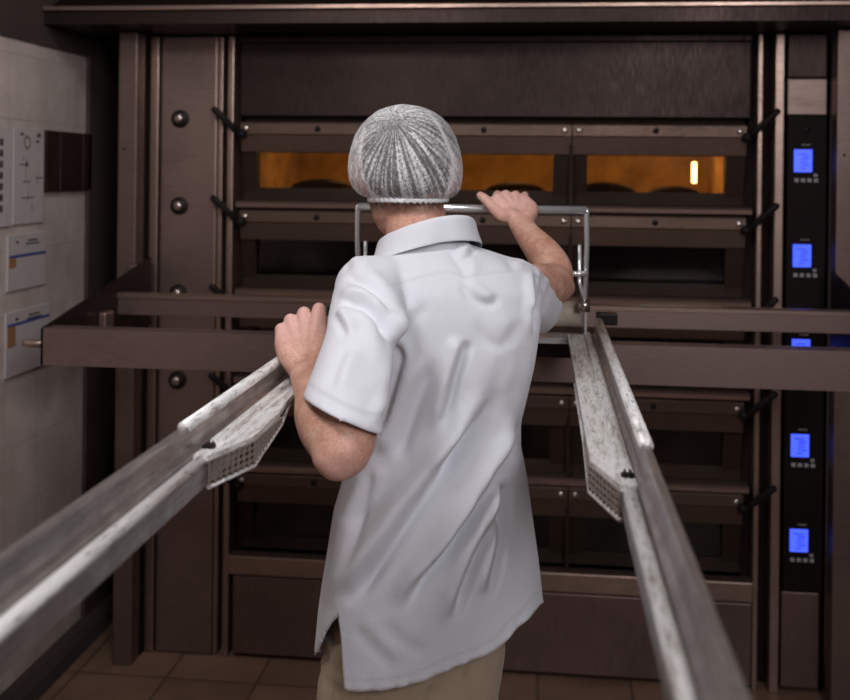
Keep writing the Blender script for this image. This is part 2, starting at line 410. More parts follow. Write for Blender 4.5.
MB().box((-1.03, YO - .004, .015), (.682, YO + .05, zr - .070), 0, .005).build('base_panel', M['oven'], ov)
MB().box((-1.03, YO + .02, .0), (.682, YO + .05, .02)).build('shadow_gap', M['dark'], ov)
# baking chambers
for di, zr in enumerate(ZR):
    x0, x1, ya, yb, z0, z1 = -1.02, .655, YO + .076, YO + .85, zr + .02, zr + .215
    m = MB()
    m.box((x0, ya, z0), (x1, yb, z0 + .015)).box((x0, ya, z1), (x1, yb, z1 + .015)).box((x0, yb, z0), (x1, yb + .015, z1))
    m.box((x0 - .012, ya, z0), (x0, yb, z1)).box((x1, ya, z0), (x1 + .012, yb, z1))
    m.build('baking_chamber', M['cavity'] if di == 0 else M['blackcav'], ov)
z0 = ZR[0]
lm = MB().box((.562, YO + .60, z0 + .085), (.579, YO + .615, z0 + .165), 0, .005)
lm.build('chamber_lamp', M['lampglass'], ov)
# lever arms beside every deck
for i, zr in enumerate(ZR):
    z = zr + .262
    for sgn, xp in ((1, -1.036), (-1, .672)):
        m = MB()
        x2 = xp - sgn * .066; xp = xp - sgn * .006
        m.tube([(xp + sgn * .022, YO - .018, z - .022), (xp, YO - .03, z), (x2 + sgn * .010, YO - .055, z + .052), (x2, YO - .06, z + .060)], [.009, .011, .0115, .009], 12)
        m.tube([(xp + sgn * .03, YO + .03, z - .024), (xp + sgn * .03, YO - .03, z - .024)], .016, 14)
        m.tube([(xp - sgn * .02, YO + .02, z + .012), (xp - sgn * .02, YO - .05, z + .016)], .008, 10)
        m.build('lever', M['lever'], ov)
# control panel
cp = MB().box((.775, YO - .010, .33), (.897, YO + .06, 1.846), 0, .004).build('control_panel', M['black'], ov)
for i in range(5):
    zc = 1.702 - .3025 * i; xc = .823
    d = MB().box((xc - .028, YO - .0125, zc - .036), (xc + .028, YO - .009, zc + .036), 0, .001)
    for a, b, ww in ((-.018, .020, .030), (-.004, .012, .024), (-.006, .004, .022), (-.008, -.006, .022), (-.006, -.016, .026), (-.010, -.026, .018)):
        d.box((xc + a, YO - .0135, zc + b), (xc + a + ww, YO - .012, zc + b + .0035), 1)
    for j in range(4): d.box((xc - .004 + j * .007, YO - .0125, zc + .049), (xc + .0 + j * .007, YO - .009, zc + .053), 2)
    d.build('display', [M['screen'], M['mark'], M['key']], cp)
    for j in range(4): MB().box((xc - .026 + j * .020, YO - .0125, zc - .068), (xc - .013 + j * .020, YO - .009, zc - .056), 0, .002).build('button', M['key'], cp)
    MB().box((xc + .033, YO - .0125, zc - .050), (xc + .045, YO - .009, zc - .041), 0, .002).build('button', M['key'], cp)
MB().tube([(.834, YO - .008, 1.80), (.834, YO - .014, 1.80)], [.011, .010], 16).build('lamp_button', M['lever'], cp)
MB().box((.775, YO - .006, 1.848), (.897, YO + .06, 1.965), 0, .004).build('service_panel', M['column'], ov)
MB().box((.775, YO - .004, 1.968), (.897, YO + .06, 2.108), 0, .004).build('service_panel', M['hood'], ov)
MB().box((.772, YO - .006, .02), (.889, YO + .06, .325), 0, .004).build('service_panel', M['oven'], ov)

# loaves baking on the top deck
for i, (x, y, w, h, lab) in enumerate([(-.80, .30, .13, .026, 'dark round loaf on the lit top deck, behind the first window'),
        (-.56, .42, .11, .022, 'dark low loaf on the top deck, just left of the hairnet'),
        (-.10, .34, .12, .024, 'dark loaf on the top deck, behind the middle window right of the hairnet'),
        (.22, .30, .12, .026, 'dark rounded loaf at the left of the right-hand lit window'),
        (.46, .34, .105, .020, 'dark low loaf under the glowing lamp in the right-hand window')]):
    zb = ZR[0] + .036; m = MB(); R = []
    for k in range(9):
        t = -1 + 2 * k / 8; s = math.sqrt(max(.02, 1 - t * t))
        R.append([(x + t * w, YO + y + .10 * s * math.cos(2 * PI * j / 16), zb + max(0, h * 1.0 * s * (1.0 + math.sin(2 * PI * j / 16)) )) for j in range(16)])
    m.rings(R); o = m.build('bread_loaf', M['bread']); tag(o, lab, 'bread', 'loaves baking on the top deck')

# ------------------------------------------------------------------ lift posts and carriage
def lift_post(x0, x1, side, lab):
    p = empty('lift_post', ((x0 + x1) / 2, 3.4, 0), lab, 'post')
    MB().box((x0, 3.36, 0), (x1, 3.43, 2.108), 0, .005).build('post_shell', M['post'], p)
    a, b = (-1.374, -1.343) if side > 0 else (x0 + .03, x0 + .05)
    MB().box((a, 3.44, .0), (b, 3.50 if side < 0 else 3.56, 2.108)).build('chain_channel', M['dark'], p)
    ch = MB(); xm = (a + b) / 2
    for i in range(56):
        z = .55 + i * .028
        ch.tube([(xm - .005, 3.435, z), (xm + .005, 3.435, z)], .006, 8)
        ch.box((xm - .009 if i % 2 else xm - .006, 3.43, z - .004), (xm - .007 if i % 2 else xm - .004, 3.44, z + .026))
    ch.build('chain', M['lever'], p)
    MB().tube([(x0 + .022, 3.362, 1.72), (x0 + .022, 3.356, 1.72)], .004, 8).build('screw', M['lever'], p)
lift_post(-1.408, -1.343, 1, 'narrow brown steel upright post by the left wall with chain channel')
lift_post(.900, .975, -1, 'narrow brown steel upright post at the right edge beyond control panel')

ca = empty('lift_carriage', (-.18, 3.0, 1.14), 'wide brown steel frame crossing the oven front behind the person', 'lift frame')
CA, CB = -1.292, .893
MB().box((CA, 2.60, 1.140), (CB, 2.606, 1.236)).box((CA, 2.606, 1.230), (CB, 2.66, 1.236)).box((CA, 2.606, 1.140), (CB, 2.66, 1.146)).build('front_bar', M['bar'], ca)
MB().prism([(3.075, 1.260), (3.075, 1.270), (3.08, 1.274), (3.11, 1.274), (3.11, 1.260)], 'x', CA + .006, CB - .006).build('back_lip', M['ledge'], ca)
MB().box((CA + .006, 3.080, 1.208), (CB - .006, 3.104, 1.261), 0, .002).build('back_bar', M['bar'], ca)
MB().box((CA - .050, 3.30, 1.16), (CA, 3.40, 1.34), 0, .003).build('slide_bracket', M['post'], ca)
MB().box((CB, 3.30, 1.16), (CB + .006, 3.40, 1.34), 0, .001).build('slide_bracket', M['post'], ca)
for xs in (CA, CB):
    s = 1 if xs < 0 else -1
    MB().prism([(2.60, 1.140), (2.60, 1.236), (3.355, 1.362), (3.355, 1.140)], 'x', xs, xs + s * .006).build('side_plate', M['hood'], ca)
MB().box((CA + .006, 2.94, 1.16), (CA + .03, 3.00, 1.232), 0, .006).build('roller_block', M['ledge'], ca)
MB().tube([(CA + .004, 2.66, 1.185), (CA - .07, 2.66, 1.185), (CA - .078, 2.66, 1.185)], [.011, .011, .008], 16).build('pin', M['ledge'], ca)

# ------------------------------------------------------------------ oven loader: twin rails, roller, handle frame
ld = empty('oven_loader', (-.152, 1.6, 1.27), 'long worn silver loader with two rails, perforated guards and chrome handle', 'loader')
XC, YN, YF = -.152, .30, 2.25
DZ = lambda d: H - d
def rail(sg):
    X = lambda o: XC + sg * o                                   # offsets measured outward from the centre line
    GY = 1.165 if sg > 0 else 1.213                             # where the landing plate starts
    f = MB()
    f.prism([(X(.2435), DZ(.376)), (X(.2425), DZ(.350)), (X(.258), DZ(.352)), (X(.259), DZ(.338)), (X(.2650), DZ(.334)), (X(.2665), DZ(.312)), (X(.2685), DZ(.308)),
             (X(.2765), DZ(.308)), (X(.2785), DZ(.311)), (X(.2785), DZ(.376))], 'y', YN, YF)
    r = f.build('rail', M['greyrail'], ld)
    pr = [(X(.2505) + .0085 * math.cos(t), DZ(.350) + .0105 * math.sin(t)) for t in np.linspace(0, PI, 9)]
    MB().prism(pr, 'y', YN, 1.24, 0, True).build('bead', M['alu'], r)
    # wide landing plate near the oven, its cut-off corner, and the cover strip on the outer ridge
    p = MB(); za, zb = DZ(.346), DZ(.339)
    P2 = [(X(.2585), GY), (X(.240), GY), (X(.2115), GY + .098)] + ([(X(.208), YF)] if sg > 0 else [(X(.2125), 1.44), (X(.2215), 1.53), (X(.2215), YF)]) + [(X(.2585), YF)]
    p.rings([[(x, y, za) for x, y in P2], [(x, y, zb) for x, y in P2]], 0, False)
    p.build('landing_plate', M['alu'], r)
    MB().prism([(X(.240), DZ(.339)), (X(.243), DZ(.3335)), (X(.252), DZ(.3325)), (X(.256), DZ(.3345)), (X(.258), DZ(.339))], 'y', GY + .06, YF).build('raised_strip', M['alu'], r)
    pr = [(X(.2725) + .0085 * math.cos(t), DZ(.309) + .008 * math.sin(t)) for t in np.linspace(-.5, PI + .5, 11)]
    MB().prism(pr, 'y', 1.22, YF, 0, True).build('cover_strip', M['alu'], r)
    MB().box((X(.243), GY + .030, DZ(.3395)), (X(.258), GY + .040, DZ(.3350)), 0, .001).box((X(.246), GY + .028, DZ(.3395)), (X(.249), GY + .045, DZ(.3335))).box((X(.252), GY + .028, DZ(.3395)), (X(.255), GY + .045, DZ(.3335))).build('clip', M['lever'], r)
    # perforated guard hanging from the cut edge, holes are real
    g = MB()
    def strip(A, B, h0, h1, nu, nv):
        A = Vector((X(A[0]), A[1], 0)); B = Vector((X(B[0]), B[1], 0)); zt = DZ(.345)
        for i in range(nu):
            for j in range(nv):
                q = []
                off = .5 if False else 0
                for (a, b) in ((i, j), (i + 1, j), (i + 1, j + 1), (i, j + 1)):
                    u = a / nu; hh = h0 + (h1 - h0) * u
                    q.append(A.lerp(B, u) + Vector((0, 0, zt - hh * b / nv)))
                c = (q[0] + q[1] + q[2] + q[3]) / 4
                per = []
                for e in range(4):
                    for t in (0, .5): per.append(q[e].lerp(q[(e + 1) % 4], t))
                ex = (q[1] - q[0]) / 2; ez = (q[3] - q[0]) / 2
                hole = [c + ex * (.76 * math.cos(PI * 1.25 + PI / 4 * e)) + ez * (.76 * math.sin(PI * 1.25 + PI / 4 * e)) for e in range(8)]
                g.add(per + hole, [(e, (e + 1) % 8, 8 + (e + 1) % 8, 8 + e) for e in range(8)])
    strip((.240, GY), (.2115, GY + .098), .031, .031, 8, 4)
    strip((.2115, GY + .098), (.2105, GY + .235), .031, .010, 10, 4)
    go = g.build('perforated_guard', M['guard'], r)
    so = go.modifiers.new('thick', 'SOLIDIFY'); so.thickness = .002
    MB().tube([(X(.240), GY, DZ(.377)), (X(.2115), GY + .098, DZ(.377)), (X(.2105), GY + .235, DZ(.356)), (X(.2085 if sg > 0 else .2225), GY + (.6 if sg > 0 else .33), DZ(.349))], .0028, 8).build('guard_edge', M['alu'], r)
    MB().box((X(.268), YF - .005, DZ(.318)), (X(.312), YF + .03, DZ(.292)), 0, .004).build('end_block', M['lever'], r)
rail(1); rail(-1)
# roller tray across the far end
MB().tube([(XC - .235, 2.30, 1.348), (XC + .235, 2.30, 1.348)], .027, 24).build('roller', M['drum'], ld)
MB().box((XC - .285, 2.262, 1.295), (XC + .247, 2.345, 1.300), 0, .001).box((XC - .285, 2.262, 1.288), (XC + .250, 2.268, 1.300), 0, .001).build('tray_base', M['chrome'], ld)
for sg in (1, -1):
    MB().box((XC + sg * .243, 2.262, 1.29), (XC + sg * .249, 2.345, 1.392), 0, .001).build('end_plate', M['chrome'], ld)
    b = MB()
    b.prism([(2.28, 1.29), (2.66, 1.262), (2.66, 1.2365), (2.59, 1.2365), (2.34, 1.245)], 'x', XC + sg * .12, XC + sg * .235)
    b.build('mounting_bracket', M['lever'], ld)
# handle frame
HY, HZ, HX = 2.235, 1.575, .244
hf = MB().tube([(XC - HX, HY, HZ), (XC + HX, HY, HZ)], .0088, 18).build('handle_bar', M['chrome'], ld)
for sg in (1, -1):
    x = XC + sg * HX
    MB().tube([(x, HY, HZ + .004), (x, HY, HZ - .004), (x + sg * .002, HY + .01, 1.50), (x, HY + .03, 1.36)], [.006, .006, .0055, .0055], 10).build('handle_post', M['chrome'], ld)
    MB().tube([(x - sg * .012, HY + .03, 1.50), (x - sg * .012, HY + .03, 1.42), (x, HY + .02, 1.38)], .0045, 8).tube([(x + sg * .003, HY + .012, 1.44), (x - sg * .036, HY + .012, 1.44)], .006, 10).build('brace', M['chrome'], ld)
    MB().tube([(x + sg * .01, HY + .02, 1.372), (x - sg * .014, HY + .02, 1.372)], .013, 14).build('pivot', M['knob'], ld)
# ------------------------------------------------------------------ the baker
pe = empty('person', (-.2, 1.76, 0), 'person in white polo shirt and white hairnet, back turned, gripping loader and chrome handle', 'person')
PHI = math.radians(24)
eX = Vector((math.cos(PHI), math.sin(PHI), 0)); eY = Vector((-math.sin(PHI), math.cos(PHI), 0))      # his right, his front

def skin(name):
    m, nt, b = nodes_of(name)
    v = coords(nt); f1 = noise(nt, v, 28, 5, .65); f2 = noise(nt, v, 260, 3, .6); f3 = noise(nt, v, 9, 3)
    c = ramp(nt, f1, [(.30, (.47, .22, .15)), (.5, (.60, .325, .235)), (.70, (.72, .46, .355))])
    c2 = ramp(nt, f2, [(.36, (.70, .60, .55)), (.5, (1, 1, 1)), (1, (1, 1, 1))])
    mm = N(nt, 'ShaderNodeMix', data_type='RGBA', blend_type='MULTIPLY'); mm.inputs['Factor'].default_value = .7
    nt.links.new(c, mm.inputs[6]); nt.links.new(c2, mm.inputs[7])
    at_ = N(nt, 'ShaderNodeAttribute', attribute_name='flush')
    m2 = N(nt, 'ShaderNodeMix', data_type='RGBA', blend_type='MIX')
    nt.links.new(at_.outputs['Fac'], m2.inputs['Factor']); nt.links.new(mm.outputs[2], m2.inputs[6]); m2.inputs[7].default_value = (.76, .46, .42, 1)
    a3_ = N(nt, 'ShaderNodeAttribute', attribute_name='stubble'); m3 = N(nt, 'ShaderNodeMix', data_type='RGBA', blend_type='MIX')
    sm = N(nt, 'ShaderNodeMath', operation='MULTIPLY'); nt.links.new(a3_.outputs['Fac'], sm.inputs[0]); nt.links.new(ramp(nt, noise(nt, coords(nt, (1, 1, .3)), 120, 3), [(.3, (.45,) * 3), (.65, (1, 1, 1))]), sm.inputs[1])
    nt.links.new(sm.outputs[0], m3.inputs['Factor']); nt.links.new(m2.outputs[2], m3.inputs[6]); m3.inputs[7].default_value = (.05, .027, .018, 1)
    nt.links.new(m3.outputs[2], b.inputs['Base Color'])
    b.inputs['Roughness'].default_value = .52
    b.inputs['Subsurface Weight'].default_value = .12; b.inputs['Subsurface Radius'].default_value = (.012, .005, .003); b.inputs['Subsurface Scale'].default_value = .5
    bump(nt, b, f2, .25, .0012)
    return m
M['skin'] = skin('skin')
def cloth(name, col, weave, dark=.9, fold=.0):
    m, nt, b = nodes_of(name)
    f = noise(nt, coords(nt), 5, 4)
    c = ramp(nt, f, [(.3, sc3(col, dark)), (.7, col)])
    at_ = N(nt, 'ShaderNodeAttribute', attribute_name='seam')
    mm = N(nt, 'ShaderNodeMix', data_type='RGBA', blend_type='MIX')
    ml = N(nt, 'ShaderNodeMath', operation='MULTIPLY'); ml.inputs[1].default_value = .30; nt.links.new(at_.outputs['Fac'], ml.inputs[0])
    nt.links.new(ml.outputs[0], mm.inputs['Factor']); nt.links.new(c, mm.inputs[6]); mm.inputs[7].default_value = (*sc3(col, .35), 1)
    nt.links.new(mm.outputs[2], b.inputs['Base Color'])
    b.inputs['Roughness'].default_value = .85; b.inputs['Sheen Weight'].default_value = .15
    wv = N(nt, 'ShaderNodeTexVoronoi', Scale=weave); nt.links.new(coords(nt), wv.inputs['Vector'])
    ad = N(nt, 'ShaderNodeMath', operation='MULTIPLY_ADD'); nt.links.new(at_.outputs['Fac'], ad.inputs[0]); ad.inputs[1].default_value = -1.5; nt.links.new(wv.outputs['Distance'], ad.inputs[2])
    mid = noise(nt, coords(nt), 26, 3, .5)
    b1 = N(nt, 'ShaderNodeBump', Strength=.22, Distance=.006); nt.links.new(mid, b1.inputs['Height'])
    b2 = N(nt, 'ShaderNodeBump', Strength=.22, Distance=.0014); nt.links.new(ad.outputs[0], b2.inputs['Height']); nt.links.new(b1.outputs[0], b2.inputs['Normal']); nt.links.new(b2.outputs[0], b.inputs['Normal'])
    return m
M['shirt'] = cloth('white_pique', (.70, .705, .755), 520, .93)
M['khaki'] = cloth('khaki_twill', (.43, .325, .225), 700, .82)

# ---- joints (surveyed)
S_L, E_L, W_L = at(368, 292, 1.655), at(341, 443, 1.40), at(308, 375, 1.60)
S_R, E_R, W_R = at(512, 283, 1.80), at(556, 284, 2.02), at(520, 221, 2.165)
NECK0, NECK1 = at(427, 262, 1.775), at(409, 200, 1.815)
HEADC = Vector(at(407, 173.5, 1.815))

B = MB()
# torso, pelvis and legs (under the clothes)
def ell(c, a, b, n=28, e=2.3):
    R = []
    for j in range(n):
        t = 2 * PI * j / n; ct, st = math.cos(t), math.sin(t)
        x = math.copysign(abs(ct) ** (2 / e), ct) * a; y = math.copysign(abs(st) ** (2 / e), st) * b
        R.append(tuple(Vector(c) + eX * x + eY * y))
    return R
def px_ring(y, xl, xr, Y, ratio, shrink=1.0, n=28, e=2.3, dep=None):
    """horizontal section whose outline spans two sight lines"""
    L, R_ = at(xl, y, Y), at(xr, y, Y); c = (L + R_) / 2; hx = (R_ - L).length / 2 * shrink
    b = dep if dep else hx * ratio
    a = math.sqrt(max(hx * hx - (b * math.sin(PHI)) ** 2, (.5 * hx) ** 2)) / math.cos(PHI)
    return ell(c, a, b, n, e)
TORSO = [(700, 318, 545, .140), (650, 321, 543, .140), (604, 325, 541, .138), (558, 332, 536, .133), (508, 339, 529, .127), (476, 348, 525, .122),
         (445, 355, 519, .118), (420, 360, 519, .117), (395, 366, 525, .119), (365, 370, 532, .122), (340, 368, 536, .122), (312, 364, 540, .118), (288, 360, 540, .110), (270, 362, 532, .095), (258, 376, 512, .076), (249, 390, 484, .062), (243, 400, 466, .054), (236, 402, 462, .052)]
YT = 1.765
B.rings([px_ring(y + 4, xl, xr, YT, 0, .72, dep=d * .66) for y, xl, xr, d in TORSO[2:]])
hip = at(409, 640, YT)
B.rings([ell((hip.x, hip.y, hip.z + dz), a, b) for dz, a, b in ((.12, .112, .075), (.04, .118, .082), (-.05, .122, .086), (-.10, .11, .078), (-.13, .07, .055))])
LEGS = []
for sg in (-1, 1):
    h = hip + eX * (.076 * sg) + Vector((0, 0, -.06)); kn = Vector((h.x + eX.x * .012 * sg, h.y + .02, .47)); an = Vector((h.x + eX.x * .03 * sg, h.y - .03 + .05 * sg, .085))
    LEGS.append((h, kn, an, sg))
    limb(B, [h, (h + kn) / 2 + eY * .008, kn, kn.lerp(an, .35) - eY * .018, an], [.064, .062, .052, .05, .036], 18, 4)
    limb(B, [an + Vector((0, 0, -.03)) - eY * .03, an + Vector((0, 0, -.045)) + eY * .08, an + Vector((0, 0, -.06)) + eY * .15], [.034, .032, .022], 14, 3)
# neck
limb(B, [NECK0 + Vector((.005, -.01, -.04)), NECK0.lerp(NECK1, .45) + Vector((-.002, 0, 0)), NECK1 + Vector((0, .012, .03))], [(.070, .062), (.0545, .058), (.0535, .06)], 22, 5, up=(1, 0, 0))
# head
hx, hy, hz = HEADC
HR = []
for z, w, back, front in [(.117, .012, .02, .02), (.111, .034, .052, .04), (.097, .054, .076, .062), (.07, .070, .093, .081), (.035, .0765, .099, .092), (0, .077, .098, .095), (-.03, .0735, .090, .095), (-.055, .068, .075, .094), (-.08, .062, .052, .092), (-.10, .052, .025, .088), (-.117, .036, -.01, .078), (-.124, .018, -.03, .066)]:
    HR.append([(hx + w * math.cos(t) * (1 - .10 * max(0, math.sin(t)) ** 2), hy + ((front if math.sin(t) > 0 else back) * math.sin(t)), hz + z) for t in np.linspace(0, 2 * PI, 32, endpoint=False)])
HR = [[tuple(HEADC + (Vector(q) - HEADC) * .96) for q in r] for r in HR]
B.rings(HR)
fr = hy + .092
limb(B, [(hx, fr - .004, hz + .012), (hx, fr + .010, hz - .012), (hx, fr + .020, hz - .032)], [.007, .009, .0115], 12, 3)
for sg in (-1, 1):
    B.ball((hx + sg * .012, fr + .006, hz - .036), (.009, .010, .007))
    limb(B, [(hx + sg * .048, fr - .022, hz + .022), (hx + sg * .028, fr - .006, hz + .026), (hx + sg * .010, fr - .002, hz + .020)], [.006, .0075, .006], 10, 3)
    B.ball((hx + sg * .042, fr - .030, hz - .028), (.022, .022, .018))
    # ear: helix rim, bowl and lobe
    ex = hx + sg * .069; ey = hy + .004
    hel = [(ex + sg * .004, ey + .016, hz - .012), (ex + sg * .010, ey + .008, hz + .018), (ex + sg * .015, ey - .010, hz + .024), (ex + sg * .017, ey - .020, hz + .006), (ex + sg * .012, ey - .014, hz - .018), (ex + sg * .005, ey + .004, hz - .034)]
    limb(B, hel, [.0045, .005, .0052, .005, .005, .006], 10, 4)
    limb(B, [(ex - sg * .004, ey + .006, hz + .010), (ex + sg * .006, ey - .006, hz + .004), (ex + sg * .004, ey - .002, hz - .020)], [(.008, .012), (.006, .014), (.006, .010)], 10, 3)
limb(B, [(hx - .022, fr - .004, hz - .066), (hx, fr + .003, hz - .064), (hx + .022, fr - .004, hz - .066)], [.004, .0062, .004], 10, 3)
limb(B, [(hx - .018, fr - .005, hz - .075), (hx, fr + .001, hz - .076), (hx + .018, fr - .005, hz - .075)], [.004, .0068, .004], 10, 3)
B.ball((hx, fr - .014, hz - .104), (.022, .016, .015))
# arms
limb(B, [S_L + Vector((.02, .02, -.012)), S_L.lerp(E_L, .35) + Vector((-.002, .004, 0)), S_L.lerp(E_L, .72), E_L + Vector((.002, .012, .006)), E_L + Vector((.002, .000, -.006))], [.036, .041, .0425, .046, .042], 20, 5)
FA = W_L - E_L
limb(B, [E_L + Vector((0, .004, -.008)), E_L + FA * .14 + Vector((-.004, 0, .004)), E_L + FA * .34 + Vector((-.004, -.002, .006)), E_L + FA * .66 + Vector((-.002, 0, .004)), W_L], [(.040, .040), (.047, .045), (.045, .042), (.034, .031), (.0285, .023)], 20, 5, up=(1, 0, 0))
limb(B, [E_L + Vector((-.012, -.014, -.016)), E_L + Vector((-.002, -.010, -.020)), E_L + Vector((.012, .006, -.014))], [.026, .031, .028], 14, 3)   # point of the elbow
limb(B, [S_R + Vector((-.02, -.0, -.012)), S_R.lerp(E_R, .4) + Vector((-.010, 0, -.010)), E_R + Vector((-.006, -.012, 0))], [.036, .044, .041], 20, 5)
FR = W_R - E_R
limb(B, [E_R, E_R + FR * .2 + Vector((.008, 0, .004)), E_R + FR * .45 + Vector((.007, 0, .004)), E_R + FR * .78, W_R], [(.034, .036), (.0375, .036), (.034, .033), (.0265, .025), (.0255, .021)], 20, 5, up=(1, 0, 0))
limb(B, [E_R + Vector((.012, -.006, -.012)), E_R + Vector((.018, .002, -.006))], [.020, .020], 12, 2)

# ---- hands: palm, four unequal curled fingers, thumb from the side of the palm
def grip_finger(K, axis, ctr, radius, a0, arcs, rad):
    """chain from the knuckle that wraps round a bar: angles in the plane across the bar"""
    pass
def hand(W, K, fingers, thumb, palm, knuckle_r=.0105):
    """W wrist, K four knuckles index..little, fingers: list of point lists after the knuckle, thumb: point list + radii"""
    for k in range(4):
        q = [W.lerp(K[k], .12) + palm * .002, W.lerp(K[k], .55) + palm * .001, K[k]]
        limb(B, q, [(.016, .014), (.0135, .012), (.0112, .0110)], 12, 4)
    c = sum(K, Vector()) / 4
    limb(B, [W + palm * .004, W.lerp(c, .5) + palm * .007, W.lerp(c, .86) + palm * .006], [(.026, .016), (.034, .0145), (.034, .012)], 16, 4, up=(K[0] - K[3]).normalized())
    for k in range(4):
        r = [.0103, .0105, .0099, .0088][k]
        B.ball(K[k], knuckle_r * [1.02, 1.06, 1.0, .92][k])
        pts = [K[k]] + fingers[k]
        rr = [r, r * .93, r * .95, r * .84, r * .82, r * .72][:len(pts)]
        limb(B, pts, rr, 12, 4)
    limb(B, thumb[0], thumb[1], 14, 4)

# right hand over the chrome bar (bar runs along X)
BYy, BZz = HY, HZ
Kr = [at(497, 198.5, 2.205), at(505.5, 195.5, 2.215), at(515, 196.5, 2.218), at(524.5, 200, 2.215)]
Fr_ = []
for k, K in enumerate(Kr):
    L = [.94, 1, .96, .82][k]; pts = []
    for ang, rd in ((62, .034), (18, .0265), (-35, .0205), (-85, .0190), (-140, .0182)):
        a = math.radians(ang)
        pts.append(Vector((K.x + [-.001, 0, .001, .0][k], BYy + rd * math.cos(a) * L ** .5, BZz + rd * math.sin(a))))
    Fr_.append(pts)
th = [at(512, 215, 2.165), at(503, 216, 2.172), at(494, 208.5, 2.19), at(486, 200, 2.20), at(480.5, 195.5, 2.205)]
hand(W_R, Kr, Fr_, (th, [.0155, .0140, .0118, .0108, .0088]), Vector((0, .6, -.6)))
limb(B, [W_R + Vector((.012, 0, .004)), at(531, 209, 2.19), Kr[3]], [.018, .016, .011], 12, 4)
# left hand over the outer ridge of the left rail (ridge runs along Y)
Kl = [at(319, 309.5, 1.70), at(304, 313.5, 1.705), at(290.5, 320.5, 1.70), at(281.5, 330, 1.69)]      # index, middle, ring, little
RX, RZ = XC - .2795, H - .3005
Fl = []
for k, K in enumerate(Kl):
    L = [.95, 1, .94, .78][k]
    d = Vector((-.10, 1, 0)).normalized()
    p1 = K + d * (.032 * L) + Vector((-.004, 0, -.010)); p2 = p1 + d * (.016 * L) + Vector((-.002, 0, -.024 * L)); p3 = p2 + Vector((.001, -.006, -.012 * L)); p4 = p3 + Vector((.003, -.010, -.004))
    Fl.append([K.lerp(p1, .5) + Vector((0, 0, .002)), p1, p1.lerp(p2, .5) + d * .003, p2, p3, p4][:5])
th = [at(317, 362, 1.625), at(327, 350, 1.65), at(332.5, 338, 1.685), at(333.5, 328, 1.715), at(331, 320, 1.74)]
hand(W_L, Kl, Fl, (th, [.0165, .0150, .0125, .0112, .0090]), Vector((.25, .55, -.6)))
limb(B, [W_L + Vector((-.008, 0, .0)), at(285.5, 350, 1.655), Kl[3]], [.0185, .0165, .0105], 12, 4)
limb(B, [W_L + Vector((.008, 0, .006)), at(318, 345, 1.655), Kl[0]], [.019, .019, .011], 12, 4)

bme = remeshed(B, .0026, 4, .5)
bm = bmesh.new(); bm.from_mesh(bme)
vs = [v for v in bm.verts if (v.co - E_L).length < .085]
for _ in range(40): bmesh.ops.smooth_vert(bm, verts=vs, factor=.5, use_axis_x=True, use_axis_y=True, use_axis_z=True)
vs = [v for v in bm.verts if (v.co - E_R).length < .05]
for _ in range(15): bmesh.ops.smooth_vert(bm, verts=vs, factor=.5, use_axis_x=True, use_axis_y=True, use_axis_z=True)
bm.to_mesh(bme); bm.free()
V = coords_of(bme)
# tendons, veins and a little unevenness of the forearms
def seg_d(P, a, b):
    a, b = np.array(a), np.array(b); ab = b - a; t = np.clip(((P - a) @ ab) / (ab @ ab), 0, 1)
    return np.linalg.norm(P - (a + t[:, None] * ab), axis=1), t
Nn = normals_of(bme); disp = np.zeros(len(V)); flush = np.zeros(len(V))
for W, K in ((W_L, Kl), (W_R, Kr)):
    for k in range(4):
        d, t = seg_d(V, W.lerp(K[k], .2), K[k]); disp += .0009 * np.exp(-(np.maximum(d - .010, 0) / .0035) ** 2) * (t > .02)
    c = np.array(sum(K, Vector()) / 4); flush = np.maximum(flush, .75 * np.exp(-(np.linalg.norm(V - c, axis=1) / .075) ** 2))
flush = np.maximum(flush, .55 * np.exp(-(np.linalg.norm(V - np.array(E_L) - [0, -.02, -.03], axis=1) / .035) ** 2))
for sg in (-1, 1): flush = np.maximum(flush, .7 * np.exp(-(np.linalg.norm(V - [hx + sg * .085, hy - .01, hz], axis=1) / .03) ** 2))
d, t = seg_d(V, E_L + FA * .2 + Vector((-.02, -.03, .02)), E_L + FA * .8 + Vector((-.01, -.02, .02))); disp += .0014 * np.exp(-(np.maximum(d - .01, 0) / .006) ** 2)
V = V + Nn * disp[:, None]; set_coords(bme, V); shade(bme)
fa = bme.attributes.new('flush', 'FLOAT', 'POINT'); fa.data.foreach_set('value', flush)
px_, py_ = np.array([survey(q) for q in V]).T
stub = np.clip((217 - py_) / 11, 0, 1) * (py_ > 150) * np.clip((hy + .01 - V[:, 1]) / .03, 0, 1) * (V[:, 2] > 1.4) * (np.hypot(V[:, 0] - hx, V[:, 1] - hy) < .13) * np.clip((np.abs(px_ - 408) < 40) * 1.0, 0, 1) * 1.0
sa_ = bme.attributes.new('stubble', 'FLOAT', 'POINT'); sa_.data.foreach_set('value', stub)
bme.materials.append(M['skin'])
body = link('body', bme, pe)
for sg in (-1, 1):
    e = MB().ball((hx + sg * .030, fr - .010, hz + .008), (.0125, .0115, .0115), 0).ball((hx + sg * .030, fr - .0005, hz + .008), (.0055, .003, .0055), 1).build('eye', [M['eye'], M['iris']], pe)
MB().tube([(hx - .024, fr - .001, hz - .0705), (hx, fr + .0065, hz - .070), (hx + .024, fr - .001, hz - .0705)], [(.002, .003), (.004, .006), (.002, .003)], 10).build('lips', M['lip'], pe)

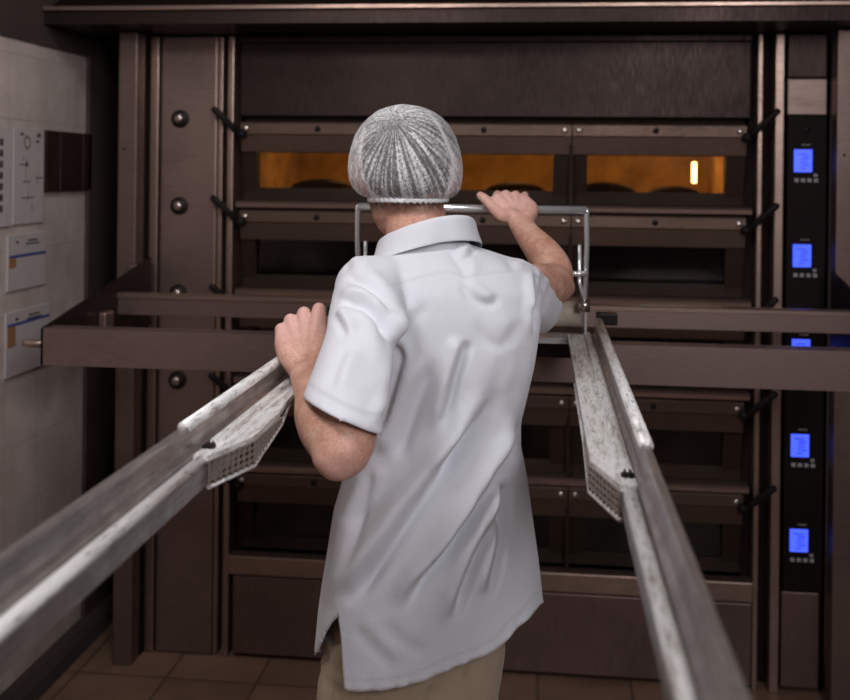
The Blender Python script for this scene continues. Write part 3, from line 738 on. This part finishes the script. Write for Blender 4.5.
# ---- hair: close-cropped cap down to the nape
def hairmat():
    m, nt, b = nodes_of('dark_hair')
    f = noise(nt, coords(nt, (90, 90, 12)), 3, 4)
    c = ramp(nt, f, [(.3, (.012, .007, .005)), (.7, (.06, .037, .027))]); nt.links.new(c, b.inputs['Base Color'])
    b.inputs['Roughness'].default_value = .6; bump(nt, b, f, .6, .003); return m
M['hair'] = hairmat()
HH = []
for z, w, back, front in [(.127, .012, .02, .018), (.121, .040, .058, .045), (.105, .061, .084, .066), (.076, .0775, .102, .082), (.038, .0835, .1075, .078), (0, .0825, .107, .050), (-.03, .0775, .098, .02), (-.048, .069, .084, -.01), (-.060, .056, .068, -.03)]:
    HH.append([(hx + w * math.cos(t), hy + ((front if math.sin(t) > 0 else back) * math.sin(t)) - .002, hz + z) for t in np.linspace(0, 2 * PI, 40, endpoint=False)])
hm = MB().rings(HH)
hm.v = [tuple(HEADC + (Vector(q) - HEADC) * .905) for q in hm.v]
hme = remeshed(hm, .004, 2); shade(hme); hme.materials.append(M['hair']); link('hair', hme, pe)

# ---- hairnet: thin pleated bouffant over hair and ears
def netmat():
    m, nt, b = nodes_of('hairnet_gauze')
    nt.nodes.remove(b)
    uv = nt.nodes.new('ShaderNodeUVMap'); uv.uv_map = 'net'
    mp = nt.nodes.new('ShaderNodeMapping'); mp.inputs['Scale'].default_value = (74, 2.2, 1); nt.links.new(uv.outputs[0], mp.inputs['Vector'])
    ple = N(nt, 'ShaderNodeTexNoise', Scale=1.0, Detail=3, Roughness=.55); nt.links.new(mp.outputs[0], ple.inputs['Vector'])
    fine = noise(nt, coords(nt), 230, 5, .75)
    big = noise(nt, coords(nt), 22, 3, .6)
    pw = N(nt, 'ShaderNodeMapRange'); pw.inputs[1].default_value = .42; pw.inputs[2].default_value = .66; nt.links.new(ple.outputs['Fac'], pw.inputs[0])
    at_ = N(nt, 'ShaderNodeAttribute', attribute_name='dense')
    a1 = N(nt, 'ShaderNodeMath', operation='MULTIPLY_ADD'); nt.links.new(pw.outputs[0], a1.inputs[0]); a1.inputs[1].default_value = .62; nt.links.new(at_.outputs['Fac'], a1.inputs[2])
    fm = N(nt, 'ShaderNodeMapRange'); fm.inputs[1].default_value = .36; fm.inputs[2].default_value = .64; fm.inputs[3].default_value = .25; fm.inputs[4].default_value = 1.6; nt.links.new(fine, fm.inputs[0])
    a2 = N(nt, 'ShaderNodeMath', operation='MULTIPLY', use_clamp=True); nt.links.new(a1.outputs[0], a2.inputs[0]); nt.links.new(fm.outputs[0], a2.inputs[1])
    bm_ = N(nt, 'ShaderNodeMapRange'); bm_.inputs[1].default_value = .35; bm_.inputs[2].default_value = .65; bm_.inputs[3].default_value = .75; bm_.inputs[4].default_value = 1.2; nt.links.new(big, bm_.inputs[0])
    a3 = N(nt, 'ShaderNodeMath', operation='MULTIPLY', use_clamp=True); nt.links.new(a2.outputs[0], a3.inputs[0]); nt.links.new(bm_.outputs[0], a3.inputs[1])
    df = N(nt, 'ShaderNodeBsdfDiffuse'); df.inputs['Color'].default_value = (.90, .90, .92, 1)
    tl = N(nt, 'ShaderNodeBsdfTranslucent'); tl.inputs['Color'].default_value = (.82, .82, .84, 1)
    dm_ = N(nt, 'ShaderNodeMixShader'); dm_.inputs[0].default_value = .25; nt.links.new(df.outputs[0], dm_.inputs[1]); nt.links.new(tl.outputs[0], dm_.inputs[2])
    tr = N(nt, 'ShaderNodeBsdfTransparent'); mx = N(nt, 'ShaderNodeMixShader')
    nt.links.new(a3.outputs[0], mx.inputs[0]); nt.links.new(tr.outputs[0], mx.inputs[1]); nt.links.new(dm_.outputs[0], mx.inputs[2])
    nt.links.new(mx.outputs[0], nt.nodes['Material Output'].inputs['Surface'])
    bp = N(nt, 'ShaderNodeBump', Strength=.5, Distance=.003); nt.links.new(ple.outputs['Fac'], bp.inputs['Height']); nt.links.new(bp.outputs[0], df.inputs['Normal'])
    return m
M['net'] = netmat()
M['elastic'] = plain('white_elastic', (.78, .78, .80), .8, 0, .08, 200, .4)
NETP = [(105.5, 396, 416), (107.5, 388, 424), (111, 379, 433), (117, 371, 442), (125, 362, 449.5), (136, 355.5, 455.5), (149, 351.5, 459.5), (160, 349.5, 461.5), (170, 348.8, 462.5), (180, 350, 462), (188, 354, 460.5), (194, 359.5, 457), (197, 366, 452), (199, 371, 447)]
yn = [p[0] for p in NETP]
NU, NV = 128, 72
pole = (at(394, 120, 1.72) - HEADC).normalized(); pu = pole.cross(Vector((0, 1, 0))).normalized(); pv = pole.cross(pu)
rows = []
for i in range(NV):
    y = 105.2 + (199.0 - 105.2) * (i / (NV - 1)); xl = np.interp(y, yn, [p[1] for p in NETP]); xr = np.interp(y, yn, [p[2] for p in NETP])
    if y < 105.5: xl, xr = 399, 412
    L, R_ = at(xl, y, 1.815), at(xr, y, 1.815); c = (L + R_) / 2; w = (R_ - L).length / 2
    low = max(0, (y - 172) / 28)
    row = []
    for j in range(NU):
        t = 2 * PI * j / NU; s = math.sin(t)
        dep = max(w * (1.10 if s < 0 else 1.16) + .022 * math.exp(-((y - 113) / 15) ** 2), .082 if y > 150 else 0)
        rip = 1 + .010 * low * math.sin(23 * t + 1.3 * math.sin(3 * t)) + .006 * math.sin(5 * t + y * .05) + .004 * math.sin(11 * t - y * .11) * (1 - math.exp(-((y - 105) / 20)))
        p = Vector((c.x + w * math.cos(t) * rip, c.y + dep * s * rip, c.z + (.012 * low * max(0, s))))
        row.append(tuple(p))
    rows.append(row)
nm = MB(); nm.rings(rows, 0, True, False); nm.add(rows[0], [tuple(range(NU))], 0, True)
nme = nm.mesh('hairnet'); nme.materials.append(M['net'])
PV = coords_of(nme); q = PV - np.array(HEADC)
ang = np.arctan2(q @ np.array(pv), q @ np.array(pu)) / (2 * PI) + .5; pol = np.arccos(np.clip((q @ np.array(pole)) / np.linalg.norm(q, axis=1), -1, 1)) / PI
uvl = nme.uv_layers.new(name='net')
li = np.empty(len(nme.loops), int); nme.loops.foreach_get('vertex_index', li)
uva = np.stack([ang[li], pol[li]], 1)
uvl.data.foreach_set('uv', uva.ravel())
pxx, pyy = np.array([survey(p) for p in PV]).T
dense = np.full(len(PV), .20)
def px_curve_d(pts, X, Y_):
    pts = np.array(spline([(a, b) for a, b in pts], 6)); D = np.full(len(X), 1e9); T = np.zeros(len(X)); S = np.zeros(len(X)); n = len(pts) - 1
    for i in range(n):
        ax, ay = pts[i]; bx, by = pts[i + 1]; dx, dy = bx - ax, by - ay; l2 = dx * dx + dy * dy + 1e-9
        t = np.clip(((X - ax) * dx + (Y_ - ay) * dy) / l2, 0, 1); d = np.hypot(X - ax - t * dx, Y_ - ay - t * dy)
        cr = (dx * (Y_ - ay) - dy * (X - ax)) / math.sqrt(l2)
        m = d < D; D = np.where(m, d, D); T = np.where(m, (i + t) / n, T); S = np.where(m, cr, S)
    return D, T, S
backside = PV[:, 1] < hy + .01
for cv, wd, am in (([(364, 128), (360, 150), (361, 170), (367, 185), (375, 197)], 1.3, .9), ([(428, 113), (439, 126), (447, 143), (453, 158), (452, 178), (446, 197)], 1.4, .9), ([(413, 133), (424, 148), (434, 164), (441, 176), (444, 186)], 1.0, .8), ([(404, 136), (413, 160), (421, 182), (424, 197)], .9, .4)):
    D, T, S = px_curve_d(cv, pxx, pyy); dense += am * np.exp(-(D / wd) ** 2) * backside
dense += .35 * np.clip((363 - pxx) / 8, 0, 1) + .30 * np.clip((pxx - 452) / 8, 0, 1) + .30 * np.clip((pyy - 195) / 4, 0, 1) + .26 * np.clip((128 - pyy) / 16, 0, 1)
da = nme.attributes.new('dense', 'FLOAT', 'POINT'); da.data.foreach_set('value', np.clip(dense, 0, 1))
nto = link('hairnet', nme, pe)
# elastic hem of the net
eb = []
for j in range(NU):
    x, y, z = rows[-1][j]; eb.append((x, y, z - .001 + .0012 * math.sin(j * 1.9)))
eb.append(eb[0]); R = tube_rings(eb, [.0033 + .0012 * (k % 3 == 0) for k in range(len(eb))], 8)
MB().rings(R, 0, True, False).build('elastic_band', M['elastic'], nto)

# ---- polo shirt
T = MB()
T.rings([px_ring(y, xl, xr, YT, 0, 1.0, 40, 2.35, d) for y, xl, xr, d in [(728, 316, 546, .14)] + TORSO])
SLL = [at(392, 290, 1.70), at(372, 291, 1.665), at(365, 315, 1.60), at(360, 343, 1.545), at(350, 378, 1.485), at(341, 412, 1.44), at(338, 430, 1.41), at(335, 448, 1.385)]
limb(T, SLL, [.052, .056, .056, .0535, .0545, .0575, .0585, .059], 24, 5, None, False)
T.ball(at(366, 290, 1.665), (.052, .055, .055), 0, 20, 12)
SLR = [at(486, 290, 1.77), at(508, 290, 1.80), at(518, 295, 1.87), at(525, 301, 1.945), at(530, 303, 2.0), at(532, 304, 2.03)]
limb(T, SLR, [.052, .056, .060, .063, .065, .065], 24, 5, None, False)
T.ball(at(507, 287, 1.80), (.050, .052, .052), 0, 20, 12)
sme = remeshed(T, .0038, 18, .55)
bm = bmesh.new(); bm.from_mesh(sme)
cuffL_c = at(340, 413, 1.44)
cuffL_n = (at(377, 431, 1.445) - at(302, 396, 1.45)).cross(at(340, 419, 1.375) - at(302, 396, 1.45)).normalized()
if cuffL_n.z > 0: cuffL_n = -cuffL_n
cuffR_c, cuffR_n = at(528, 302, 1.985), (at(530, 302, 1.985) - at(524, 302, 1.87)).normalized()
HEMB = [(296, 662), (312, 656), (317, 652), (320, 645), (325, 633), (331, 623), (338, 616), (341, 640), (344, 691), (362, 692), (381, 691), (404, 687), (427, 680), (447, 671), (464, 664), (482, 657), (500, 648), (511, 636), (519, 627), (531, 617), (541, 604), (556, 596)]
hbx = [p[0] for p in HEMB]; hby = [p[1] for p in HEMB]
tc = np.array(at(425, 600, YT))
def hem_side(co, no): return (co.x - tc[0]) * eY.x + (co.y - tc[1]) * eY.y < .02 or (no.x * (CAM[0] - co.x) + no.y * (CAM[1] - co.y)) > 0
HX, HYY = np.array(hbx), np.array(hby)
def below(co, no):
    x, y = survey(np.array(co))
    if hem_side(co, no): return y > np.interp(x, HX, HYY)
    return y > np.interp(x, (320, 540), (652, 606))
bm.normal_update()
kill = set()
for v in bm.verts:
    if (v.co - cuffL_c).length < .10 and (v.co - cuffL_c).dot(cuffL_n) > 0: kill.add(v)
    elif (v.co - cuffR_c).length < .12 and (v.co - cuffR_c).dot(cuffR_n) > 0: kill.add(v)
    elif v.co.z < .96 and below(v.co, v.normal): kill.add(v)
bmesh.ops.delete(bm, geom=list(kill), context='VERTS')
hemp = np.array(spline(HEMB, 4))
for v in [v for v in bm.verts if v.is_boundary]:
    if (v.co - cuffL_c).length < .11 and v.co.z > 1.0:
        v.co -= cuffL_n * (v.co - cuffL_c).dot(cuffL_n)
    elif (v.co - cuffR_c).length < .12 and v.co.z > 1.0:
        v.co -= cuffR_n * (v.co - cuffR_c).dot(cuffR_n)
    else:
        x, y = survey(np.array(v.co)); d = v.co.y
        if hem_side(v.co, v.normal):
            best, bd_ = None, 1e9
            for i in range(len(HEMB) - 1):
                (ax, ay), (bx, by) = HEMB[i], HEMB[i + 1]; dx, dy = bx - ax, by - ay
                t = max(0, min(1, ((x - ax) * dx + (y - ay) * dy) / (dx * dx + dy * dy))); qx, qy = ax + t * dx, ay + t * dy
                e = math.hypot(x - qx, y - qy)
                if e < bd_: bd_, best = e, (qx, qy)
            if bd_ < 8: v.co = at(best[0], best[1], d)
        else:
            v.co = at(x, np.interp(x, (320, 540), (652, 606)), d)
bl = [v for v in bm.verts if v.is_boundary]
for _ in range(12):                                           # even out the cut edges along their own run
    mv = {}
    for v in bl:
        nb = [e.other_vert(v) for e in v.link_edges if e.is_boundary]
        if len(nb) == 2:
            x, y = survey(np.array(v.co))
            if not (y > 600 and x < 352): mv[v] = v.co * .4 + (nb[0].co + nb[1].co) * .3
    for v, c in mv.items(): v.co = c
bm.to_mesh(sme); bm.free()
V = coords_of(sme); Nn = normals_of(sme)
PXX, PYY = np.array([survey(p) for p in V]).T
toc = CAM - V; toc /= np.linalg.norm(toc, axis=1)[:, None]
face = np.clip(((Nn * toc).sum(1) + .05) / .3, 0, 1)
# folds of the cloth: (course, width px, depth m, which side carries the swell)
FOLDS = [
 ([(343, 274), (356, 277), (369, 284), (386, 302), (397, 330)], 5, .0060, 1),
 ([(338, 301), (352, 300), (366, 304), (384, 320), (396, 344), (400, 362)], 4.5, .0085, 1),
 ([(334, 312), (341, 322), (349, 338)], 4, .0050, 1),
 ([(408, 308), (402, 324), (399, 345), (394, 375), (385, 410), (379, 432)], 5, .0075, -1),
 ([(466, 338), (462, 352), (454, 378), (447, 406), (438, 436)], 5.5, .0085, -1),
 ([(432, 355), (414, 396), (402, 430), (392, 462)], 8.5, .0095, -1),
 ([(463, 279), (470, 292), (481, 300), (491, 301), (499, 292)], 5, .0040, 1),
 ([(478, 316), (488, 336), (500, 343), (512, 330), (518, 316)], 7, .0020, 1),
 ([(475, 248), (467, 256), (461, 262)], 3.5, .0040, -1),
 ([(450, 246), (462, 262), (472, 280)], 5, .0030, 1),
 ([(497, 386), (482, 412), (470, 428), (452, 454), (438, 480)], 8, .0075, -1),
 ([(486, 408), (464, 437), (445, 464), (414, 507), (387, 546), (360, 583), (344, 606)], 8.5, .0170, -1),
 ([(523, 408), (512, 442), (492, 480), (468, 519), (441, 557), (418, 584), (400, 614)], 6.5, .0155, -1),
 ([(507, 460), (498, 504), (487, 531), (472, 562), (459, 596), (449, 630)], 6.0, .0120, -1),
 ([(509, 480), (502, 500), (499, 540), (493, 569), (485, 600)], 5.2, .0085, -1),
 ([(524, 436), (513, 452), (505, 474)], 5, .0050, -1),
 ([(395, 472), (372, 498), (352, 524)], 7, .0030, -1),
 ([(452, 470), (436, 500), (410, 540), (380, 580)], 8, .0030, -1),
 ([(484, 500), (462, 530), (440, 570)], 5, .0030, -1),
 ([(372, 470), (362, 500), (350, 540)], 5, .0035, -1),
 ([(420, 300), (412, 330), (408, 360)], 6, .0030, -1),
 ([(505, 345), (498, 372), (482, 402)], 9, .0020, -1),
 ([(520, 340), (516, 372), (506, 402)], 8, .0015, -1),
 ([(350, 345), (340, 366), (332, 392)], 5, .0030, 1),
 ([(372, 318), (384, 340), (388, 372), (380, 402)], 6, .0035, -1),
 ([(346, 262), (358, 268), (374, 270)], 5, .0030, 1),
 ([(500, 246), (510, 256), (520, 272)], 5, .0030, 1),
 ([(352, 622), (379, 648), (398, 668)], 8, .0020, 1),
 ([(380, 618), (406, 640), (430, 650)], 8, .0016, 1),
 ([(356, 500), (352, 545), (345, 580), (340, 612)], 8, .0040, -1),
 ([(533, 268), (533, 300), (533, 338)], 3.0, .0050, -1),
 ([(543, 268), (539, 290), (535, 314)], 3.5, .0055, -1),
 ([(551, 278), (546, 296), (541, 314)], 3.2, .0045, -1),
]
disp = np.zeros(len(V))
for pts, wd, am, side in FOLDS:
    D, T, S = px_curve_d(pts, PXX, PYY)
    tap = np.clip(np.minimum(T, 1 - T) / .22, 0, 1); tap = tap * tap * (3 - 2 * tap)
    ok = D < 6 * wd
    sd = np.sign(S) * D * side
    g = 1.15 * np.exp(-((sd + 1.4 * wd) / (1.4 * wd)) ** 2) - 1.3 * np.exp(-((sd - .5 * wd) / (.95 * wd)) ** 2)
    disp += np.where(ok, 1.15 * am * g * tap, 0)
disp *= face
hemw = np.clip(1 - np.abs(np.interp(PXX, HX, HYY) - PYY) / 16, 0, 1) * face
ripple = .0012 * hemw * np.sin(PXX * .30 + .8 * np.sin(PXX * .11)) * (PXX > 350)
V2 = V + Nn * (disp + ripple)[:, None]
set_coords(sme, V2)
bm = bmesh.new(); bm.from_mesh(sme)
inner = [v for v in bm.verts if not v.is_boundary]
for _ in range(2): bmesh.ops.smooth_vert(bm, verts=inner, factor=.5, use_axis_x=True, use_axis_y=True, use_axis_z=True)
bm.to_mesh(sme); bm.free(); shade(sme)
# stitched seams: cuffs, hem, yoke
seam = np.zeros(len(V))
for c, n in ((cuffL_c, cuffL_n), (cuffR_c, cuffR_n)):
    dd = np.abs((V - np.array(c)) @ np.array(n) + .019); near = np.linalg.norm(V - np.array(c), axis=1) < .10
    seam = np.maximum(seam, np.where(near, np.exp(-(dd / .0028) ** 2), 0) * .8)
D, T, S = px_curve_d(HEMB[8:], PXX, PYY); seam = np.maximum(seam, np.exp(-((D - 11) / 1.7) ** 2) * face * .5)
D, T, S = px_curve_d([(385, 289), (412, 279), (436, 273.5), (452, 272.5), (464, 276), (478, 275), (491, 273), (516, 270), (533, 271)], PXX, PYY); seam = np.maximum(seam, np.exp(-(D / 1.6) ** 2) * face * .45)
D, T, S = px_curve_d([(533, 268), (532, 300), (533, 336)], PXX, PYY); seam = np.maximum(seam, np.exp(-(D / 1.6) ** 2) * face * .6)
sa = sme.attributes.new('seam', 'FLOAT', 'POINT'); sa.data.foreach_set('value', seam)
sme.materials.append(M['shirt'])
shirt = link('polo_shirt', sme, pe)
so = shirt.modifiers.new('thick', 'SOLIDIFY'); so.thickness = .0022; so.offset = -1

# collar folded over the neck opening
CC = Vector(at(427, 231, 1.775)); rows = []
K_ = 56
for i in range(K_ + 1):
    a = math.radians(-158 + 316 * i / K_)                      # 0 = nape
    d = (-eY) * math.cos(a) + (-eX) * math.sin(a)
    back = math.cos(a)
    fall = .5 - .5 * back
    zt = .027 - .052 * fall - .012 * math.sin(a) ; r = .064 + .008 * abs(math.sin(a)) + .004 * (1 - back) / 2
    lw = .042 + .006 * fall
    prof = [(r - .002, zt - .045), (r - .003, zt - .02), (r + .0, zt - .003), (r + .004, zt), (r + .009, zt - .004), (r + .011, zt - .45 * lw), (r + .016 + .006 * abs(math.sin(a)), zt - lw)]
    rows.append([tuple(CC + d * p + Vector((0, 0, q))) for p, q in prof])
cm = MB().rings(rows, 0, True, False, False)
co_ = cm.build('collar', M['shirt'], shirt)
s2 = co_.modifiers.new('thick', 'SOLIDIFY'); s2.thickness = .0035; s2.offset = 0
s3 = co_.modifiers.new('sub', 'SUBSURF'); s3.levels = 2; s3.render_levels = 2

# ---- trousers and shoes
P = MB()
TR = [(590, 340, 494, .108), (620, 334, 500, .112), (648, 328, 503, .116), (675, 327, 499, .117), (700, 326, 494, .115), (725, 329, 488, .106), (745, 336, 478, .09)]
P.rings([px_ring(y, xl, xr, YT, 0, 1.0, 32, 2.4, d) for y, xl, xr, d in TR])
for h, kn, an, sg in LEGS:
    limb(P, [h + Vector((0, 0, .03)), h + Vector((0, 0, -.08)), (h + kn) / 2 + eY * .008, kn, kn.lerp(an, .5) - eY * .006, an + Vector((0, 0, .0)), an + Vector((0, 0, -.03))], [.078, .084, .078, .070, .066, .061, .060], 22, 4, None, False)
tme = remeshed(P, .008, 6, .5)
V = coords_of(tme); Nn = normals_of(tme); PXX, PYY = np.array([survey(p) for p in V]).T
disp = np.zeros(len(V))
for pts, wd, am, side in [([(432, 690), (430, 704), (428, 730)], 4, .005, 1), ([(322, 612), (326, 630), (334, 640), (342, 642)], 3, .005, 1), ([(322, 650), (330, 668), (340, 672)], 5, .004, -1), ([(318, 668), (328, 682), (338, 690)], 5, .004, -1), ([(475, 655), (470, 675), (478, 700)], 5, .004, 1)]:
    D, Tt, S = px_curve_d(pts, PXX, PYY); sd = np.sign(S) * D * side
    disp += np.where(D < 6 * wd, am * (-np.exp(-(sd / wd) ** 2) + .6 * np.exp(-((sd - 2 * wd) / (1.3 * wd)) ** 2)), 0)
disp += .003 * np.sin(V[:, 2] * 55 + 3 * np.sin(V[:, 0] * 30)) * np.clip((.75 - V[:, 2]) / .2, 0, 1) * (.4 + .6 * np.clip(np.abs(V[:, 2] - .45) / .3, 0, 1))
set_coords(tme, V + Nn * disp[:, None]); shade(tme)
D, Tt, S = px_curve_d([(334, 640), (336, 665), (333, 700)], PXX, PYY); sm = np.exp(-(D / 1.3) ** 2)
D, Tt, S = px_curve_d([(322, 612), (325, 628), (332, 639), (342, 643)], PXX, PYY); sm = np.maximum(sm, np.exp(-(D / 1.4) ** 2))
sa = tme.attributes.new('seam', 'FLOAT', 'POINT'); sa.data.foreach_set('value', sm)
tme.materials.append(M['khaki']); link('trousers', tme, pe)
for h, kn, an, sg in LEGS:
    s = MB(); o = Vector((an.x, an.y, 0)); R = []
    for t, w, hgt in ((-.075, .018, .05), (-.068, .032, .075), (-.03, .038, .095), (.03, .040, .092), (.08, .045, .068), (.13, .047, .052), (.17, .040, .042), (.195, .018, .028)):
        c = o + eY * t
        R.append([tuple(c + eX * (w * math.copysign(abs(math.cos(u)) ** .8, math.cos(u))) + Vector((0, 0, .018 + max(0, (hgt - .018)) * (.5 + .5 * math.sin(u))))) for u in np.linspace(0, 2 * PI, 20, endpoint=False)])
    s.rings(R); sh = s.build('shoe', M['shoe'], pe)
    z = MB(); R = []
    for zz in (.001, .022):
        R.append([tuple(o + eX * (x) + eY * y + Vector((0, 0, zz))) for x, y in [(.046 * math.sin(u) * (1 if math.cos(u) > 0 else .82), .06 + (.142 if math.cos(u) > 0 else .138) * math.cos(u)) for u in np.linspace(0, 2 * PI, 28, endpoint=False)]])
    z.rings(R, 0, False).build('sole', M['sole'], sh)
# ------------------------------------------------------------------ light and camera
def area(name, loc, target, size, power, col, sy=None):
    l = bpy.data.lights.new(name, 'AREA'); l.energy = power; l.color = col; l.size = size
    if sy: l.shape = 'RECTANGLE'; l.size_y = sy
    o = bpy.data.objects.new(name, l); COL.objects.link(o); o.location = loc
    o.rotation_euler = (Vector(target) - Vector(loc)).to_track_quat('-Z', 'Y').to_euler(); return o
area('ceiling_light', (-.7, .95, 2.70), (-.2, 1.75, 1.2), .6, 20, (.99, .975, .975), .5)
area('ceiling_light_side', (.75, .6, 2.70), (.0, 1.8, 1.2), .7, 8, (.97, .975, 1), .5)
area('fill_light', (.95, -.8, 2.45), (-.25, 2.0, .7), .8, 37, (.97, .965, 1.0), .9)  # added fill behind the camera, no real source; lifts the lower shirt
area('ceiling_light_wall', (-.75, 2.25, 2.70), (-1.6, 3.0, 1.35), .4, 6, (1, .975, .965), .4)
for x in (-.72, -.1, .36):
    l = bpy.data.lights.new('chamber_light', 'POINT'); l.energy = .85; l.color = (1, .66, .28); l.shadow_soft_size = .03
    o = bpy.data.objects.new('chamber_light', l); COL.objects.link(o); o.location = (x, YO + .45, ZR[0] + .17)
w = bpy.data.worlds.new('world'); w.use_nodes = True; sc.world = w
bg = w.node_tree.nodes['Background']; bg.inputs[0].default_value = (.5, .36, .33, 1); bg.inputs[1].default_value = .07
sc.view_settings.view_transform = 'Standard'; sc.view_settings.look = 'None'; sc.view_settings.exposure = 0; sc.view_settings.gamma = 1

cam = bpy.data.cameras.new('camera'); co = bpy.data.objects.new('camera', cam); COL.objects.link(co)
cam.sensor_width = 36; cam.sensor_fit = 'HORIZONTAL'; cam.lens = F / 850 * 36
cam.shift_y = -(350 - CY) / 850
R3 = Matrix((Vector(_r), Vector(_u), Vector(-_f))).transposed()
co.matrix_world = Matrix.Translation(Vector(CAM)) @ R3.to_4x4()
cam.clip_start = .05
cam.dof.use_dof = True; cam.dof.focus_distance = 1.74; cam.dof.aperture_fstop = 4.6
sc.camera = co
